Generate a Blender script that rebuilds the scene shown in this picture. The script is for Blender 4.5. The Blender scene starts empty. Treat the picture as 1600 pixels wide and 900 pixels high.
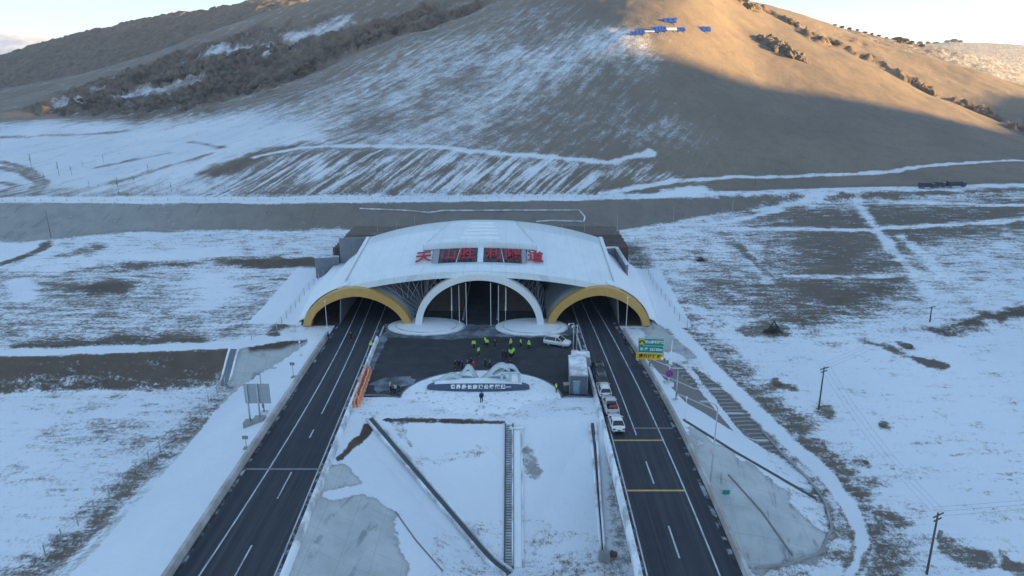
import bpy, bmesh, math, random
import numpy as np
from mathutils import Vector, Matrix
random.seed(11)
rng = np.random.default_rng(5)
R = math.radians
scene = bpy.context.scene
col = scene.collection

# ------------------------------------------------------------------ camera geometry
CAMH, FPX, PITCH = 48.0, 1111.0, R(17.9)
CP, SP = math.cos(PITCH), math.sin(PITCH)

def ang(py):
    return PITCH + math.atan((py - 450) / FPX)

def P(px, py, z=0.0):
    """world point at height z seen at photo pixel px,py"""
    Y = (CAMH - z) / math.tan(ang(py))
    ax = Y * CP + (CAMH - z) * SP
    return Vector(((px - 800) / FPX * ax, Y, z))

def PY(px, py, Y):
    """world point at depth Y seen at photo pixel px,py"""
    z = CAMH - Y * math.tan(ang(py))
    ax = Y * CP + (CAMH - z) * SP
    return Vector(((px - 800) / FPX * ax, Y, z))

cam_d = bpy.data.cameras.new('camera')
cam_d.sensor_width = 36.0
cam_d.lens = FPX / 1600 * 36.0
cam_d.clip_start = 1.0
cam_d.clip_end = 9000
cam = bpy.data.objects.new('camera', cam_d)
cam.location = (0, 0, CAMH)
cam.rotation_euler = (R(90) - PITCH, 0, 0)
col.objects.link(cam)
scene.camera = cam

# ------------------------------------------------------------------ materials
def _n(nt, kind, **kw):
    n = nt.nodes.new(kind)
    for k, v in kw.items():
        setattr(n, k, v)
    return n

def mk(name, base, rough=0.6, var=0.12, scale=3.0, bump=0.0, metal=0.0, spec=0.4, tint=None, tscale=0.3, tlo=0.45, thi=0.62):
    m = bpy.data.materials.new(name)
    m.use_nodes = True
    nt = m.node_tree
    b = nt.nodes['Principled BSDF']
    b.inputs['Roughness'].default_value = rough
    b.inputs['Metallic'].default_value = metal
    b.inputs['Specular IOR Level'].default_value = spec
    tc = _n(nt, 'ShaderNodeTexCoord')
    no = _n(nt, 'ShaderNodeTexNoise')
    no.inputs['Scale'].default_value = scale
    no.inputs['Detail'].default_value = 6
    no.inputs['Roughness'].default_value = 0.65
    nt.links.new(tc.outputs['Object'], no.inputs['Vector'])
    ra = _n(nt, 'ShaderNodeValToRGB')
    e = ra.color_ramp.elements
    e[0].position, e[1].position = 0.3, 0.7
    e[0].color = [c * (1 - var) for c in base] + [1]
    e[1].color = [min(1, c * (1 + var)) for c in base] + [1]
    nt.links.new(no.outputs['Fac'], ra.inputs['Fac'])
    out = ra.outputs['Color']
    if tint:
        n2 = _n(nt, 'ShaderNodeTexNoise')
        n2.inputs['Scale'].default_value = tscale
        n2.inputs['Detail'].default_value = 7
        n2.inputs['Roughness'].default_value = 0.65
        nt.links.new(tc.outputs['Object'], n2.inputs['Vector'])
        mr = _n(nt, 'ShaderNodeMapRange')
        mr.inputs['From Min'].default_value = tlo
        mr.inputs['From Max'].default_value = thi
        nt.links.new(n2.outputs['Fac'], mr.inputs['Value'])
        mx = _n(nt, 'ShaderNodeMix', data_type='RGBA')
        nt.links.new(mr.outputs['Result'], mx.inputs[0])
        nt.links.new(out, mx.inputs[6])
        mx.inputs[7].default_value = list(tint) + [1]
        out = mx.outputs[2]
    nt.links.new(out, b.inputs['Base Color'])
    if bump:
        bp = _n(nt, 'ShaderNodeBump')
        bp.inputs['Strength'].default_value = bump
        bp.inputs['Distance'].default_value = 0.05
        nt.links.new(no.outputs['Fac'], bp.inputs['Height'])
        nt.links.new(bp.outputs['Normal'], b.inputs['Normal'])
    return m

SNOW = (0.78, 0.82, 0.87)
M = {}
M['white_cladding'] = mk('white_cladding', (0.72, 0.79, 0.84), 0.35, 0.04, 0.4, tint=(0.66, 0.74, 0.79), tscale=0.15)
M['white_steel'] = mk('white_steel', (0.74, 0.77, 0.79), 0.4, 0.04, 2)
M['louver'] = mk('louver', (0.86, 0.88, 0.9), 0.4, 0.03, 2)
M['yellow_arch'] = mk('yellow_arch', (0.56, 0.34, 0.105), 0.45, 0.06, 1.0)
M['vault'] = mk('vault', (0.30, 0.33, 0.37), 0.6, 0.08, 0.6)
M['snow'] = mk('snow', SNOW, 0.75, 0.03, 2.0, bump=0.5)
M['snow_trod'] = mk('snow_trod', SNOW, 0.75, 0.05, 2.0, bump=0.6, tint=(0.34, 0.33, 0.34), tscale=1.3, tlo=0.56, thi=0.68)
M['asphalt'] = mk('asphalt', (0.026, 0.031, 0.043), 0.75, 0.22, 0.35, bump=0.1, spec=0.3, tint=(0.030, 0.035, 0.048), tscale=0.06)
M['plaza_asphalt'] = mk('plaza_asphalt', (0.044, 0.045, 0.052), 0.8, 0.25, 0.5, bump=0.1, spec=0.18, tint=(0.10, 0.115, 0.14), tscale=0.10, tlo=0.55, thi=0.85)
M['paint_white'] = mk('paint_white', (0.50, 0.52, 0.55), 0.6, 0.18, 1.5)
M['paint_yellow'] = mk('paint_yellow', (0.50, 0.33, 0.08), 0.6, 0.15, 1.5)
M['joint_grey'] = mk('joint_grey', (0.20, 0.20, 0.22), 0.7, 0.15, 1.5)
M['concrete'] = mk('concrete', (0.34, 0.34, 0.34), 0.8, 0.15, 0.8, bump=0.2, tint=(0.25, 0.25, 0.25), tscale=0.25)
M['concrete_snowy'] = mk('concrete_snowy', (0.42, 0.43, 0.45), 0.8, 0.12, 0.8, bump=0.2, tint=SNOW, tscale=0.35, tlo=0.42, thi=0.58)
M['wall_grey'] = mk('wall_grey', (0.20, 0.22, 0.25), 0.7, 0.10, 0.5, tint=(0.16, 0.18, 0.21), tscale=0.2)
M['dark_wall'] = mk('dark_wall', (0.24, 0.25, 0.27), 0.8, 0.15, 0.6)
M['soil_wall'] = mk('soil_wall', (0.13, 0.10, 0.085), 0.9, 0.2, 0.6)
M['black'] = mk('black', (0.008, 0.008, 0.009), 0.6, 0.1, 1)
M['red_letter'] = mk('red_letter', (0.40, 0.015, 0.03), 0.4, 0.05, 1)
M['sign_panel_white'] = mk('sign_panel_white', (0.62, 0.66, 0.70), 0.4, 0.05, 1)
M['window_dark'] = mk('window_dark', (0.035, 0.045, 0.06), 0.25, 0.2, 1.5, spec=0.5)
M['slate'] = mk('slate', (0.055, 0.085, 0.15), 0.45, 0.12, 1.2)
M['letter_white'] = mk('letter_white', (0.8, 0.8, 0.8), 0.5, 0.02, 1)
M['ribbon'] = mk('ribbon', (0.52, 0.60, 0.62), 0.4, 0.08, 0.8)
M['galv'] = mk('galv', (0.42, 0.44, 0.46), 0.45, 0.08, 2, metal=0.3)
M['galv_dark'] = mk('galv_dark', (0.22, 0.24, 0.26), 0.5, 0.08, 2, metal=0.3)
M['wood_pole'] = mk('wood_pole', (0.10, 0.085, 0.075), 0.85, 0.2, 3)
M['wire'] = mk('wire', (0.12, 0.12, 0.13), 0.5, 0.05, 1)
M['orange'] = mk('orange', (0.85, 0.27, 0.12), 0.45, 0.10, 1.5, tint=(0.80, 0.55, 0.42), tscale=0.9, tlo=0.5, thi=0.7)
M['sign_green'] = mk('sign_green', (0.0, 0.27, 0.22), 0.35, 0.05, 1)
M['sign_yellow'] = mk('sign_yellow', (0.80, 0.50, 0.03), 0.35, 0.05, 1)
M['sign_black'] = mk('sign_black', (0.03, 0.025, 0.01), 0.5, 0.05, 1)
M['sign_blue'] = mk('sign_blue', (0.05, 0.06, 0.38), 0.4, 0.05, 1)
M['sign_red'] = mk('sign_red', (0.55, 0.03, 0.08), 0.4, 0.05, 1)
M['hill_blue'] = mk('hill_blue', (0.05, 0.13, 0.48), 0.5, 0.1, 0.5)
M['hill_white'] = mk('hill_white', (0.75, 0.78, 0.82), 0.6, 0.05, 0.5)
M['booth'] = mk('booth', (0.095, 0.115, 0.155), 0.55, 0.08, 1.5)
M['booth_window'] = mk('booth_window', (0.16, 0.28, 0.36), 0.2, 0.1, 1.0, spec=0.6)
M['car_white'] = mk('car_white', (0.72, 0.73, 0.74), 0.3, 0.02, 1, spec=0.6)
M['car_black'] = mk('car_black', (0.022, 0.023, 0.028), 0.3, 0.05, 1, spec=0.6)
M['car_grey'] = mk('car_grey', (0.06, 0.065, 0.075), 0.3, 0.05, 1, spec=0.6)
M['car_silver'] = mk('car_silver', (0.50, 0.51, 0.53), 0.3, 0.03, 1, spec=0.6)
M['glass_dark'] = mk('glass_dark', (0.02, 0.024, 0.03), 0.12, 0.05, 1, spec=0.7)
M['tyre'] = mk('tyre', (0.02, 0.02, 0.02), 0.9, 0.1, 4)
M['rim'] = mk('rim', (0.4, 0.4, 0.42), 0.35, 0.05, 2, metal=0.6)
M['taillight'] = mk('taillight', (0.45, 0.02, 0.02), 0.3, 0.05, 1)
M['headlight'] = mk('headlight', (0.75, 0.78, 0.8), 0.15, 0.03, 1)
M['plate'] = mk('plate', (0.05, 0.12, 0.40), 0.5, 0.03, 1)
M['cargo_red'] = mk('cargo_red', (0.28, 0.04, 0.05), 0.7, 0.3, 2.5)
M['skin'] = mk('skin', (0.45, 0.28, 0.20), 0.6, 0.05, 5)
M['hair'] = mk('hair', (0.015, 0.012, 0.010), 0.7, 0.1, 9)
M['hivis'] = mk('hivis', (0.42, 0.85, 0.05), 0.6, 0.08, 4)
M['hivis_stripe'] = mk('hivis_stripe', (0.8, 0.82, 0.8), 0.5, 0.03, 4)
M['cloth_dark'] = mk('cloth_dark', (0.018, 0.020, 0.028), 0.85, 0.15, 4)
M['cloth_navy'] = mk('cloth_navy', (0.02, 0.028, 0.075), 0.85, 0.15, 4)
M['cloth_red'] = mk('cloth_red', (0.42, 0.03, 0.04), 0.8, 0.15, 4)
M['cloth_pale'] = mk('cloth_pale', (0.45, 0.46, 0.48), 0.8, 0.1, 4)
M['cloth_purple'] = mk('cloth_purple', (0.07, 0.025, 0.09), 0.8, 0.15, 4)
M['helmet_white'] = mk('helmet_white', (0.75, 0.76, 0.75), 0.4, 0.03, 4)
M['rockm'] = mk('rockm', (0.17, 0.135, 0.105), 0.9, 0.35, 0.5, bump=0.8, tint=(0.085, 0.07, 0.06), tscale=0.35, tlo=0.45, thi=0.65)
M['brush'] = mk('brush', (0.055, 0.045, 0.04), 0.9, 0.2, 3)
M['twig'] = mk('twig', (0.13, 0.11, 0.10), 0.9, 0.2, 3)
M['step'] = mk('step', (0.30, 0.32, 0.34), 0.8, 0.12, 1.0, tint=(0.5, 0.53, 0.57), tscale=0.8)
M['trough'] = mk('trough', (0.085, 0.095, 0.11), 0.8, 0.15, 0.8)
M['truck_dark'] = mk('truck_dark', (0.05, 0.055, 0.065), 0.5, 0.1, 0.6)

# ------------------------------------------------------------------ mesh builder
def streaks(m, long, short, amount, colour, lo=.5, hi=.72, axis='Y'):
    """mix a colour into a material along noise drawn out in one direction"""
    nt = m.node_tree; b = nt.nodes['Principled BSDF']; src = b.inputs['Base Color'].links[0].from_socket
    tc = _n(nt, 'ShaderNodeTexCoord'); mp = _n(nt, 'ShaderNodeMapping')
    mp.inputs['Scale'].default_value = (1 / short, 1 / long, 1 / short) if axis == 'Y' else (1 / long, 1 / short, 1 / short)
    nt.links.new(tc.outputs['Object'], mp.inputs['Vector'])
    no = _n(nt, 'ShaderNodeTexNoise'); no.inputs['Scale'].default_value = 1; no.inputs['Detail'].default_value = 5; no.inputs['Roughness'].default_value = .65
    nt.links.new(mp.outputs['Vector'], no.inputs['Vector'])
    mr = _n(nt, 'ShaderNodeMapRange'); mr.inputs['From Min'].default_value = lo; mr.inputs['From Max'].default_value = hi; mr.inputs['To Max'].default_value = amount
    nt.links.new(no.outputs['Fac'], mr.inputs['Value'])
    mx = _n(nt, 'ShaderNodeMix', data_type='RGBA'); nt.links.new(mr.outputs['Result'], mx.inputs[0]); nt.links.new(src, mx.inputs[6]); mx.inputs[7].default_value = list(colour) + [1]
    nt.links.new(mx.outputs[2], b.inputs['Base Color'])
def seams(m, pitch, width, colour, axis='X'):
    nt = m.node_tree; b = nt.nodes['Principled BSDF']; src = b.inputs['Base Color'].links[0].from_socket
    tc = _n(nt, 'ShaderNodeTexCoord'); sx = _n(nt, 'ShaderNodeSeparateXYZ'); nt.links.new(tc.outputs['Object'], sx.inputs[0])
    a = _n(nt, 'ShaderNodeMath', operation='MULTIPLY'); a.inputs[1].default_value = 1 / pitch; nt.links.new(sx.outputs[axis], a.inputs[0])
    f = _n(nt, 'ShaderNodeMath', operation='FRACT'); nt.links.new(a.outputs[0], f.inputs[0])
    l = _n(nt, 'ShaderNodeMath', operation='LESS_THAN'); l.inputs[1].default_value = width / pitch; nt.links.new(f.outputs[0], l.inputs[0])
    mx = _n(nt, 'ShaderNodeMix', data_type='RGBA'); nt.links.new(l.outputs[0], mx.inputs[0]); nt.links.new(src, mx.inputs[6]); mx.inputs[7].default_value = list(colour) + [1]
    nt.links.new(mx.outputs[2], b.inputs['Base Color'])
streaks(M['asphalt'], 40, .55, .75, (0.066, 0.072, 0.086), .45, .70)
streaks(M['asphalt'], 18, 5, .5, (0.055, 0.060, 0.072), .5, .75)
streaks(M['plaza_asphalt'], 4, 14, .5, (0.075, 0.075, 0.08), .48, .75)
streaks(M['paint_white'], 2.5, .25, .75, (0.07, 0.075, 0.09), .50, .66)
streaks(M['paint_yellow'], .6, 1.2, .5, (0.07, 0.065, 0.06), .50, .7)
streaks(M['white_cladding'], 14, 1.0, .35, (0.56, 0.62, 0.67), .48, .72)
seams(M['white_cladding'], 2.6, .07, (0.56, 0.62, 0.67))
seams(M['white_cladding'], 4.9, .06, (0.58, 0.65, 0.70), 'Y')
streaks(M['yellow_arch'], .5, 1.0, .35, (0.33, 0.22, 0.09), .5, .7)
seams(M['wall_grey'], 3.0, .08, (0.12, 0.13, 0.15))

class MB:
    def __init__(s):
        s.v = []; s.f = []; s.mi = []
    def add(s, verts, faces, mi=0):
        o = len(s.v)
        s.v += [tuple(v) for v in verts]
        s.f += [tuple(i + o for i in f) for f in faces]
        s.mi += [mi] * len(faces)
        return s
    def box(s, c, size, rz=0.0, mi=0):
        cx, cy, cz = c; hx, hy, hz = size[0] / 2, size[1] / 2, size[2] / 2
        ca, sa = math.cos(rz), math.sin(rz)
        vs = []
        for dz in (-hz, hz):
            for dx, dy in ((-hx, -hy), (hx, -hy), (hx, hy), (-hx, hy)):
                vs.append((cx + dx * ca - dy * sa, cy + dx * sa + dy * ca, cz + dz))
        return s.add(vs, [(3, 2, 1, 0), (4, 5, 6, 7), (0, 1, 5, 4), (1, 2, 6, 5), (2, 3, 7, 6), (3, 0, 4, 7)], mi)
    def tube(s, pts, r, n=6, mi=0, r2=None):
        pts = [Vector(p) for p in pts]
        rings = []
        k = len(pts)
        for i, p in enumerate(pts):
            t = (pts[min(i + 1, k - 1)] - pts[max(i - 1, 0)]).normalized()
            a = t.cross(Vector((0, 0, 1)))
            if a.length < 1e-3:
                a = t.cross(Vector((0, 1, 0)))
            a.normalize(); b = t.cross(a)
            rr = r if r2 is None else r + (r2 - r) * i / (k - 1)
            rings.append([p + (a * math.cos(2 * math.pi * j / n) + b * math.sin(2 * math.pi * j / n)) * rr for j in range(n)])
        vs = [v for ring in rings for v in ring]
        fs = []
        for i in range(k - 1):
            for j in range(n):
                fs.append((i * n + j, i * n + (j + 1) % n, (i + 1) * n + (j + 1) % n, (i + 1) * n + j))
        fs.append(tuple(range(n - 1, -1, -1)))
        fs.append(tuple((k - 1) * n + j for j in range(n)))
        return s.add(vs, fs, mi)
    def sweep(s, pts, w, h, mi=0, up=None):
        """rectangular section swept along pts (pts run along the section's bottom centre)"""
        pts = [Vector(p) for p in pts]
        k = len(pts); vs = []
        for i, p in enumerate(pts):
            t = (pts[min(i + 1, k - 1)] - pts[max(i - 1, 0)]); t.z = 0 if up is None else t.z
            t.normalize()
            side = t.cross(Vector((0, 0, 1)) if up is None else up).normalized()
            u = Vector((0, 0, 1)) if up is None else side.cross(t)
            for a, b in ((-w / 2, 0), (w / 2, 0), (w / 2, h), (-w / 2, h)):
                vs.append(p + side * a + u * b)
        fs = []
        for i in range(k - 1):
            for j in range(4):
                fs.append((i * 4 + j, i * 4 + (j + 1) % 4, (i + 1) * 4 + (j + 1) % 4, (i + 1) * 4 + j))
        fs.append((3, 2, 1, 0)); fs.append(tuple((k - 1) * 4 + j for j in range(4)))
        return s.add(vs, fs, mi)
    def grid(s, rows, mi=0, closed=False):
        k = len(rows); n = len(rows[0]); vs = [v for r_ in rows for v in r_]; fs = []
        for i in range(k - 1):
            for j in range(n if closed else n - 1):
                fs.append((i * n + j, i * n + (j + 1) % n, (i + 1) * n + (j + 1) % n, (i + 1) * n + j))
        return s.add(vs, fs, mi)
    def prism(s, poly, z0, z1, mi=0):
        n = len(poly)
        vs = [(p[0], p[1], z0) for p in poly] + [(p[0], p[1], z1) for p in poly]
        fs = [tuple(range(n - 1, -1, -1)), tuple(range(n, 2 * n))]
        fs += [(i, (i + 1) % n, n + (i + 1) % n, n + i) for i in range(n)]
        return s.add(vs, fs, mi)
    def xz(s, poly, y0, y1, mi=0):
        n = len(poly)
        vs = [(p[0], y0, p[1]) for p in poly] + [(p[0], y1, p[1]) for p in poly]
        fs = [tuple(range(n)), tuple(range(2 * n - 1, n - 1, -1))]
        fs += [(i, n + i, n + (i + 1) % n, (i + 1) % n) for i in range(n)]
        return s.add(vs, fs, mi)
    def build(s, name, mats, parent=None, smooth=False, bevel=0.0, solid=0.0):
        me = bpy.data.meshes.new(name)
        me.from_pydata(s.v, [], s.f)
        if not isinstance(mats, (list, tuple)):
            mats = [mats]
        for m in mats:
            me.materials.append(m)
        if len(mats) > 1:
            me.polygons.foreach_set('material_index', s.mi)
        bm = bmesh.new(); bm.from_mesh(me)
        bmesh.ops.recalc_face_normals(bm, faces=bm.faces)
        bm.to_mesh(me); bm.free()
        if smooth:
            me.polygons.foreach_set('use_smooth', [True] * len(me.polygons))
        o = bpy.data.objects.new(name, me)
        col.objects.link(o)
        if parent:
            o.parent = parent
        if solid:
            md = o.modifiers.new('solid', 'SOLIDIFY'); md.thickness = solid; md.offset = 0
        if bevel:
            md = o.modifiers.new('bevel', 'BEVEL'); md.width = bevel; md.segments = 2; md.limit_method = 'ANGLE'
        return o

def tag(o, label=None, cat=None, group=None, kind=None):
    if label: o['label'] = label
    if cat: o['category'] = cat
    if group: o['group'] = group
    if kind: o['kind'] = kind
    return o

def empty(name, loc=(0, 0, 0), rz=0.0):
    o = bpy.data.objects.new(name, None)
    o.empty_display_size = 0.3
    o.location = loc; o.rotation_euler = (0, 0, rz)
    col.objects.link(o)
    return o

def copy_tree(o, parent=None):
    c = o.copy(); col.objects.link(c)
    if parent: c.parent = parent
    for ch in list(o.children):
        copy_tree(ch, c)
    return c

def text_mesh(body, size, name, material, parent=None, extrude=0.05, bold=0.0, align='CENTER', space=1.0):
    cu = bpy.data.curves.new('lettering', 'FONT')
    cu.body = body; cu.size = size; cu.extrude = extrude; cu.offset = bold
    cu.align_x = align; cu.align_y = 'CENTER'; cu.resolution_u = 3
    cu.space_character = space
    t = bpy.data.objects.new('lettering', cu); col.objects.link(t)
    dg = bpy.context.evaluated_depsgraph_get(); dg.update()
    me = bpy.data.meshes.new_from_object(t.evaluated_get(dg))
    bpy.data.objects.remove(t); bpy.data.curves.remove(cu)
    me.materials.clear(); me.materials.append(material)
    o = bpy.data.objects.new(name, me); col.objects.link(o)
    if parent: o.parent = parent
    return o

# ------------------------------------------------------------------ road alignment (X of each edge as a function of Y)
def XLL(Y): return -33.4 + 0 * Y
def XLR(Y): return -23.24 - 0.032 * (Y - 90)
def XRL(Y):
    d = min(Y, 135) - 90; return 12.55 - 0.0073 * d - 0.0003 * d * d
def XRR(Y):
    Yc = min(Y, 131); d = Yc - 90
    return 22.68 - 0.0354 * d - 0.0010 * d * d - (Y - Yc) * 0.02

PORT_Y = 125.8
PLAZA_Y = 95.8         # front edge of the dark plaza
FRONT_Y = 88.6         # top of the snowy front slope
RABUT_Y = 85.5         # right carriageway becomes a bridge nearer than this

# ------------------------------------------------------------------ terrain : one fan-shaped sheet
NC, NR = 660, 760
UMAX = 1.12
u = np.linspace(-UMAX, UMAX, NC)
Ymin, Ymax = 34.0, 3200.0
# rows denser between the camera and the mountain
tt = np.linspace(0, 1, NR)
Yr = Ymin * (700 / Ymin) ** np.clip(tt / 0.93, 0, 1)
far = tt > 0.93
Yr[far] = 700 * (Ymax / 700) ** ((tt[far] - 0.93) / 0.07)

def knots(pts, mode='z'):
    """photo points -> (u, Y, Z) arrays, sorted by u"""
    out = []
    for px, py, q in pts:
        w = P(px, py, q) if mode == 'z' else PY(px, py, q)
        out.append((w.x / w.y, w.y, w.z))
    out.sort()
    a = np.array(out)
    return np.interp(u, a[:, 0], a[:, 1]), np.interp(u, a[:, 0], a[:, 2])

lines = []
lines.append((np.full(NC, 30.0), np.interp(u, [-.6, 0, .4], [-8.5, -9.6, -10.4])))
lines.append(knots([(-400, 880, -7.6), (300, 880, -7.8), (700, 880, -9.2), (1150, 880, -9.8), (1350, 880, -9.8), (2000, 880, -9.0)]))
lines.append(knots([(-400, 740, -6.0), (300, 740, -6.2), (800, 740, -7.5), (1250, 740, -7.8), (1600, 740, -6.8), (2000, 740, -6)]))
lines.append(knots([(-500, 617, -4.5), (0, 614, -4.5), (230, 611, -4.5), (345, 606, -4.4), (420, 598, -4), (800, 610, -3.5), (1050, 610, -3.6), (1600, 620, -3.6), (2100, 630, -3)]))
lines.append(knots([(-500, 560, 0), (0, 557, 0), (230, 551, 0), (365, 544, 0), (470, 530, 0), (520, 524, 0), (1000, 540, -1.2), (1300, 545, -1.6), (1700, 545, -1.8), (2100, 545, -1)]))
lines.append(knots([(-500, 470, .8), (450, 470, .5), (1000, 480, .3), (1600, 480, .6), (2100, 480, 1)]))
lines.append(knots([(-500, 420, 1.6), (300, 419, 1.4), (500, 417, 1.4), (1000, 420, 1.5), (1600, 420, 2.2), (2100, 420, 2.6)]))
lines.append(knots([(-500, 411, 2.0), (300, 409, 2.0), (430, 405, 2.7), (500, 404, 2.7), (1000, 409, 1.9), (1600, 408, 2.6), (2100, 408, 3.0)]))
lines.append(knots([(-500, 384, 3.0), (0, 380, 3.2), (75, 375, 3.3), (200, 363, 3.6), (500, 360, 3.8), (700, 362, 3.8), (940, 363, 3.8), (1040, 350, 4.3), (1120, 334, 5.3), (1200, 321, 6.6), (1600, 306, 8.2), (2100, 300, 9)]))
lines.append(knots([(-500, 318, 10), (0, 316, 10), (500, 314, 10), (900, 311, 10), (1060, 307, 9.8), (1200, 303, 9.6), (1600, 293, 9.9), (2100, 290, 10)]))
b_Y, b_Z = lines[-1]
lines.append((b_Y + 7, b_Z - 0.2))
m1 = knots([(-500, 290, 228), (0, 283, 227), (300, 256, 227), (400, 243, 226), (470, 236, 226), (700, 235, 226), (950, 250, 226), (1040, 266, 228), (1150, 279, 232), (1600, 268, 240), (2100, 280, 245)], 'y')
lines.append(m1)
A = [(-500, 215, 290), (0, 192, 300), (200, 184, 315), (390, 153, 335), (560, 85, 370), (770, 0, 410), (900, -60, 428), (1020, -100, 436), (1080, -84, 436), (1115, -50, 432), (1150, -4, 428), (1240, 37, 405),
     (1275, 58, 395), (1345, 82, 380), (1410, 120, 368), (1460, 145, 360), (1500, 161, 354), (1600, 205, 340), (1800, 255, 325), (2100, 285, 310)]
aY, aZ = knots(A, 'y')
# convex mid line on the face
lines.append((m1[0] + (aY - m1[0]) * .5, m1[1] + (aZ - m1[1]) * .5 + np.interp(u, [-.7, -.4, -.1, .08, .20, .32, .7], [-.6, -.6, -2.0, -.5, 4.2, 3.0, .5])))
lines.append((aY, aZ))
dip = np.interp(u, [-.70, -.40, -.33, -.1, .3, .45, .75], [-0.5, -1.0, -4, -8, -10, -9, -6])
lines.append((aY + 28, aZ + dip))
B = [(-500, 200, 420), (-200, 180, 425), (0, 143, 430), (150, 105, 440), (300, 60, 455), (400, 20, 465), (470, -12, 475), (700, -20, 480), (1100, 0, 500), (1150, -8, 520), (1217, 3, 520), (1300, 37, 515), (1370, 60, 508),
     (1450, 87, 500), (1530, 110, 492), (1600, 131, 485), (1800, 190, 465), (2100, 230, 450)]
bY, bZ = knots(B, 'y')
lines.append((bY, bZ))
lines.append((bY + 45, bZ - np.interp(u, [-.7, 0, .7], [12, 14, 16])))
C = [(-500, 160, 610), (-200, 125, 615), (0, 88, 620), (30, 75, 620), (125, 50, 625), (190, 32, 630), (260, 20, 632), (350, 5, 635), (450, -10, 640), (700, 20, 640), (1150, 30, 720), (1250, 22, 760), (1300, 31, 760), (1350, 40, 755), (1420, 53, 750),
     (1500, 67, 745), (1600, 98, 730), (1800, 150, 710), (2100, 180, 700)]
cY, cZ = knots(C, 'y')
lines.append((cY, cZ))
lines.append((cY + 120, cZ - 30))
D = [(-500, 60, 2000), (-100, 45, 2000), (0, 43, 2000), (50, 47, 2000), (95, 56, 2000), (200, 70, 2000), (400, 85, 2000), (1200, 80, 1500), (1380, 68, 1500), (1440, 57, 1500), (1500, 51, 1500), (1560, 54, 1500), (1610, 58, 1500), (1800, 70, 1500), (2100, 80, 1500)]
dY, dZ = knots(D, 'y')
lines.append((dY, dZ))
lines.append((dY + 500, dZ - 120))
lines.append((np.full(NC, 6000.0), np.full(NC, -60.0)))
LY = np.array([l[0] for l in lines]); LZ = np.array([l[1] for l in lines])
def smooth_u(a, n=16):
    for _ in range(3):
        p = np.pad(a, n, mode='edge'); c = np.cumsum(np.concatenate([[0], p]))
        a = (c[2 * n + 1:] - c[:-2 * n - 1]) / (2 * n + 1)
    return a
for k in range(11, len(LY)):
    LY[k] = smooth_u(LY[k], 7 if k == 13 else 12); LZ[k] = smooth_u(LZ[k], 7 if k == 13 else 12)
for k in range(1, len(LY)):
    LY[k] = np.maximum(LY[k], LY[k - 1] + 0.8)

Z = np.empty((NR, NC))
for j in range(NC):
    Z[:, j] = np.interp(Yr, LY[:, j], LZ[:, j])
X = Yr[:, None] * u[None, :]
Yg = np.repeat(Yr[:, None], NC, 1)

def smooth_rows(Zi, n):
    k = np.ones(2 * n + 1) / (2 * n + 1)
    pad = np.pad(Zi, ((n, n), (0, 0)), mode='edge')
    cs = np.cumsum(np.vstack([np.zeros((1, Zi.shape[1])), pad]), 0)
    return (cs[2 * n + 1:] - cs[:-2 * n - 1]) / (2 * n + 1)

hillw = np.clip((Yg - (m1[0][None, :] - 8)) / 12, 0, 1)
Zs = smooth_rows(smooth_rows(Z, 4), 3)
Z = Z * (1 - hillw) + Zs * hillw
Zs = smooth_rows(Z, 2)
Z = np.where(Yg < 200, Zs, Z)

# lattice value noise
_tab = rng.random((256, 256)).astype(np.float32)
def vnoise(x, y):
    xi = np.floor(x).astype(int); yi = np.floor(y).astype(int)
    fx = x - xi; fy = y - yi
    fx = fx * fx * (3 - 2 * fx); fy = fy * fy * (3 - 2 * fy)
    a = _tab[xi & 255, yi & 255]; b = _tab[(xi + 1) & 255, yi & 255]
    c = _tab[xi & 255, (yi + 1) & 255]; d = _tab[(xi + 1) & 255, (yi + 1) & 255]
    return (a * (1 - fx) + b * fx) * (1 - fy) + (c * (1 - fx) + d * fx) * fy
def fbm(x, y, o=5, g=0.5):
    t = 0; a = 1; s = 0
    for k in range(o):
        t = t + a * vnoise(x * 2 ** k + 17.3 * k, y * 2 ** k + 5.1 * k); s += a; a *= g
    return t / s - 0.5

nat = fbm(X / 22, Yg / 22, 5) * 1.0 + fbm(X / 5, Yg / 5, 3) * 0.18
Z = Z + nat * np.clip((np.abs(X + 6) - 30) / 20, 0.15, 1) * (1 - hillw)
Z = Z + hillw * (fbm(X / 60, Yg / 60, 5) * 7 * np.clip((Yg - 240) / 120, 0, 1) + fbm(X / 12, Yg / 12, 4) * 1.1)

# engineered fill: platform polygon with sloping sides
def sdf_poly(px_, py_, poly):
    d = np.full(px_.shape, 1e9); inside = np.zeros(px_.shape, bool)
    n = len(poly)
    for i in range(n):
        ax_, ay_ = poly[i]; bx_, by_ = poly[(i + 1) % n]
        ex, ey = bx_ - ax_, by_ - ay_
        t = np.clip(((px_ - ax_) * ex + (py_ - ay_) * ey) / (ex * ex + ey * ey + 1e-9), 0, 1)
        d = np.minimum(d, (px_ - ax_ - t * ex) ** 2 + (py_ - ay_ - t * ey) ** 2)
        c = ((ay_ > py_) != (by_ > py_)) & (px_ < (bx_ - ax_) * (py_ - ay_) / (by_ - ay_ + 1e-12) + ax_)
        inside ^= c
    d = np.sqrt(d)
    return np.where(inside, -d, d)

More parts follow.
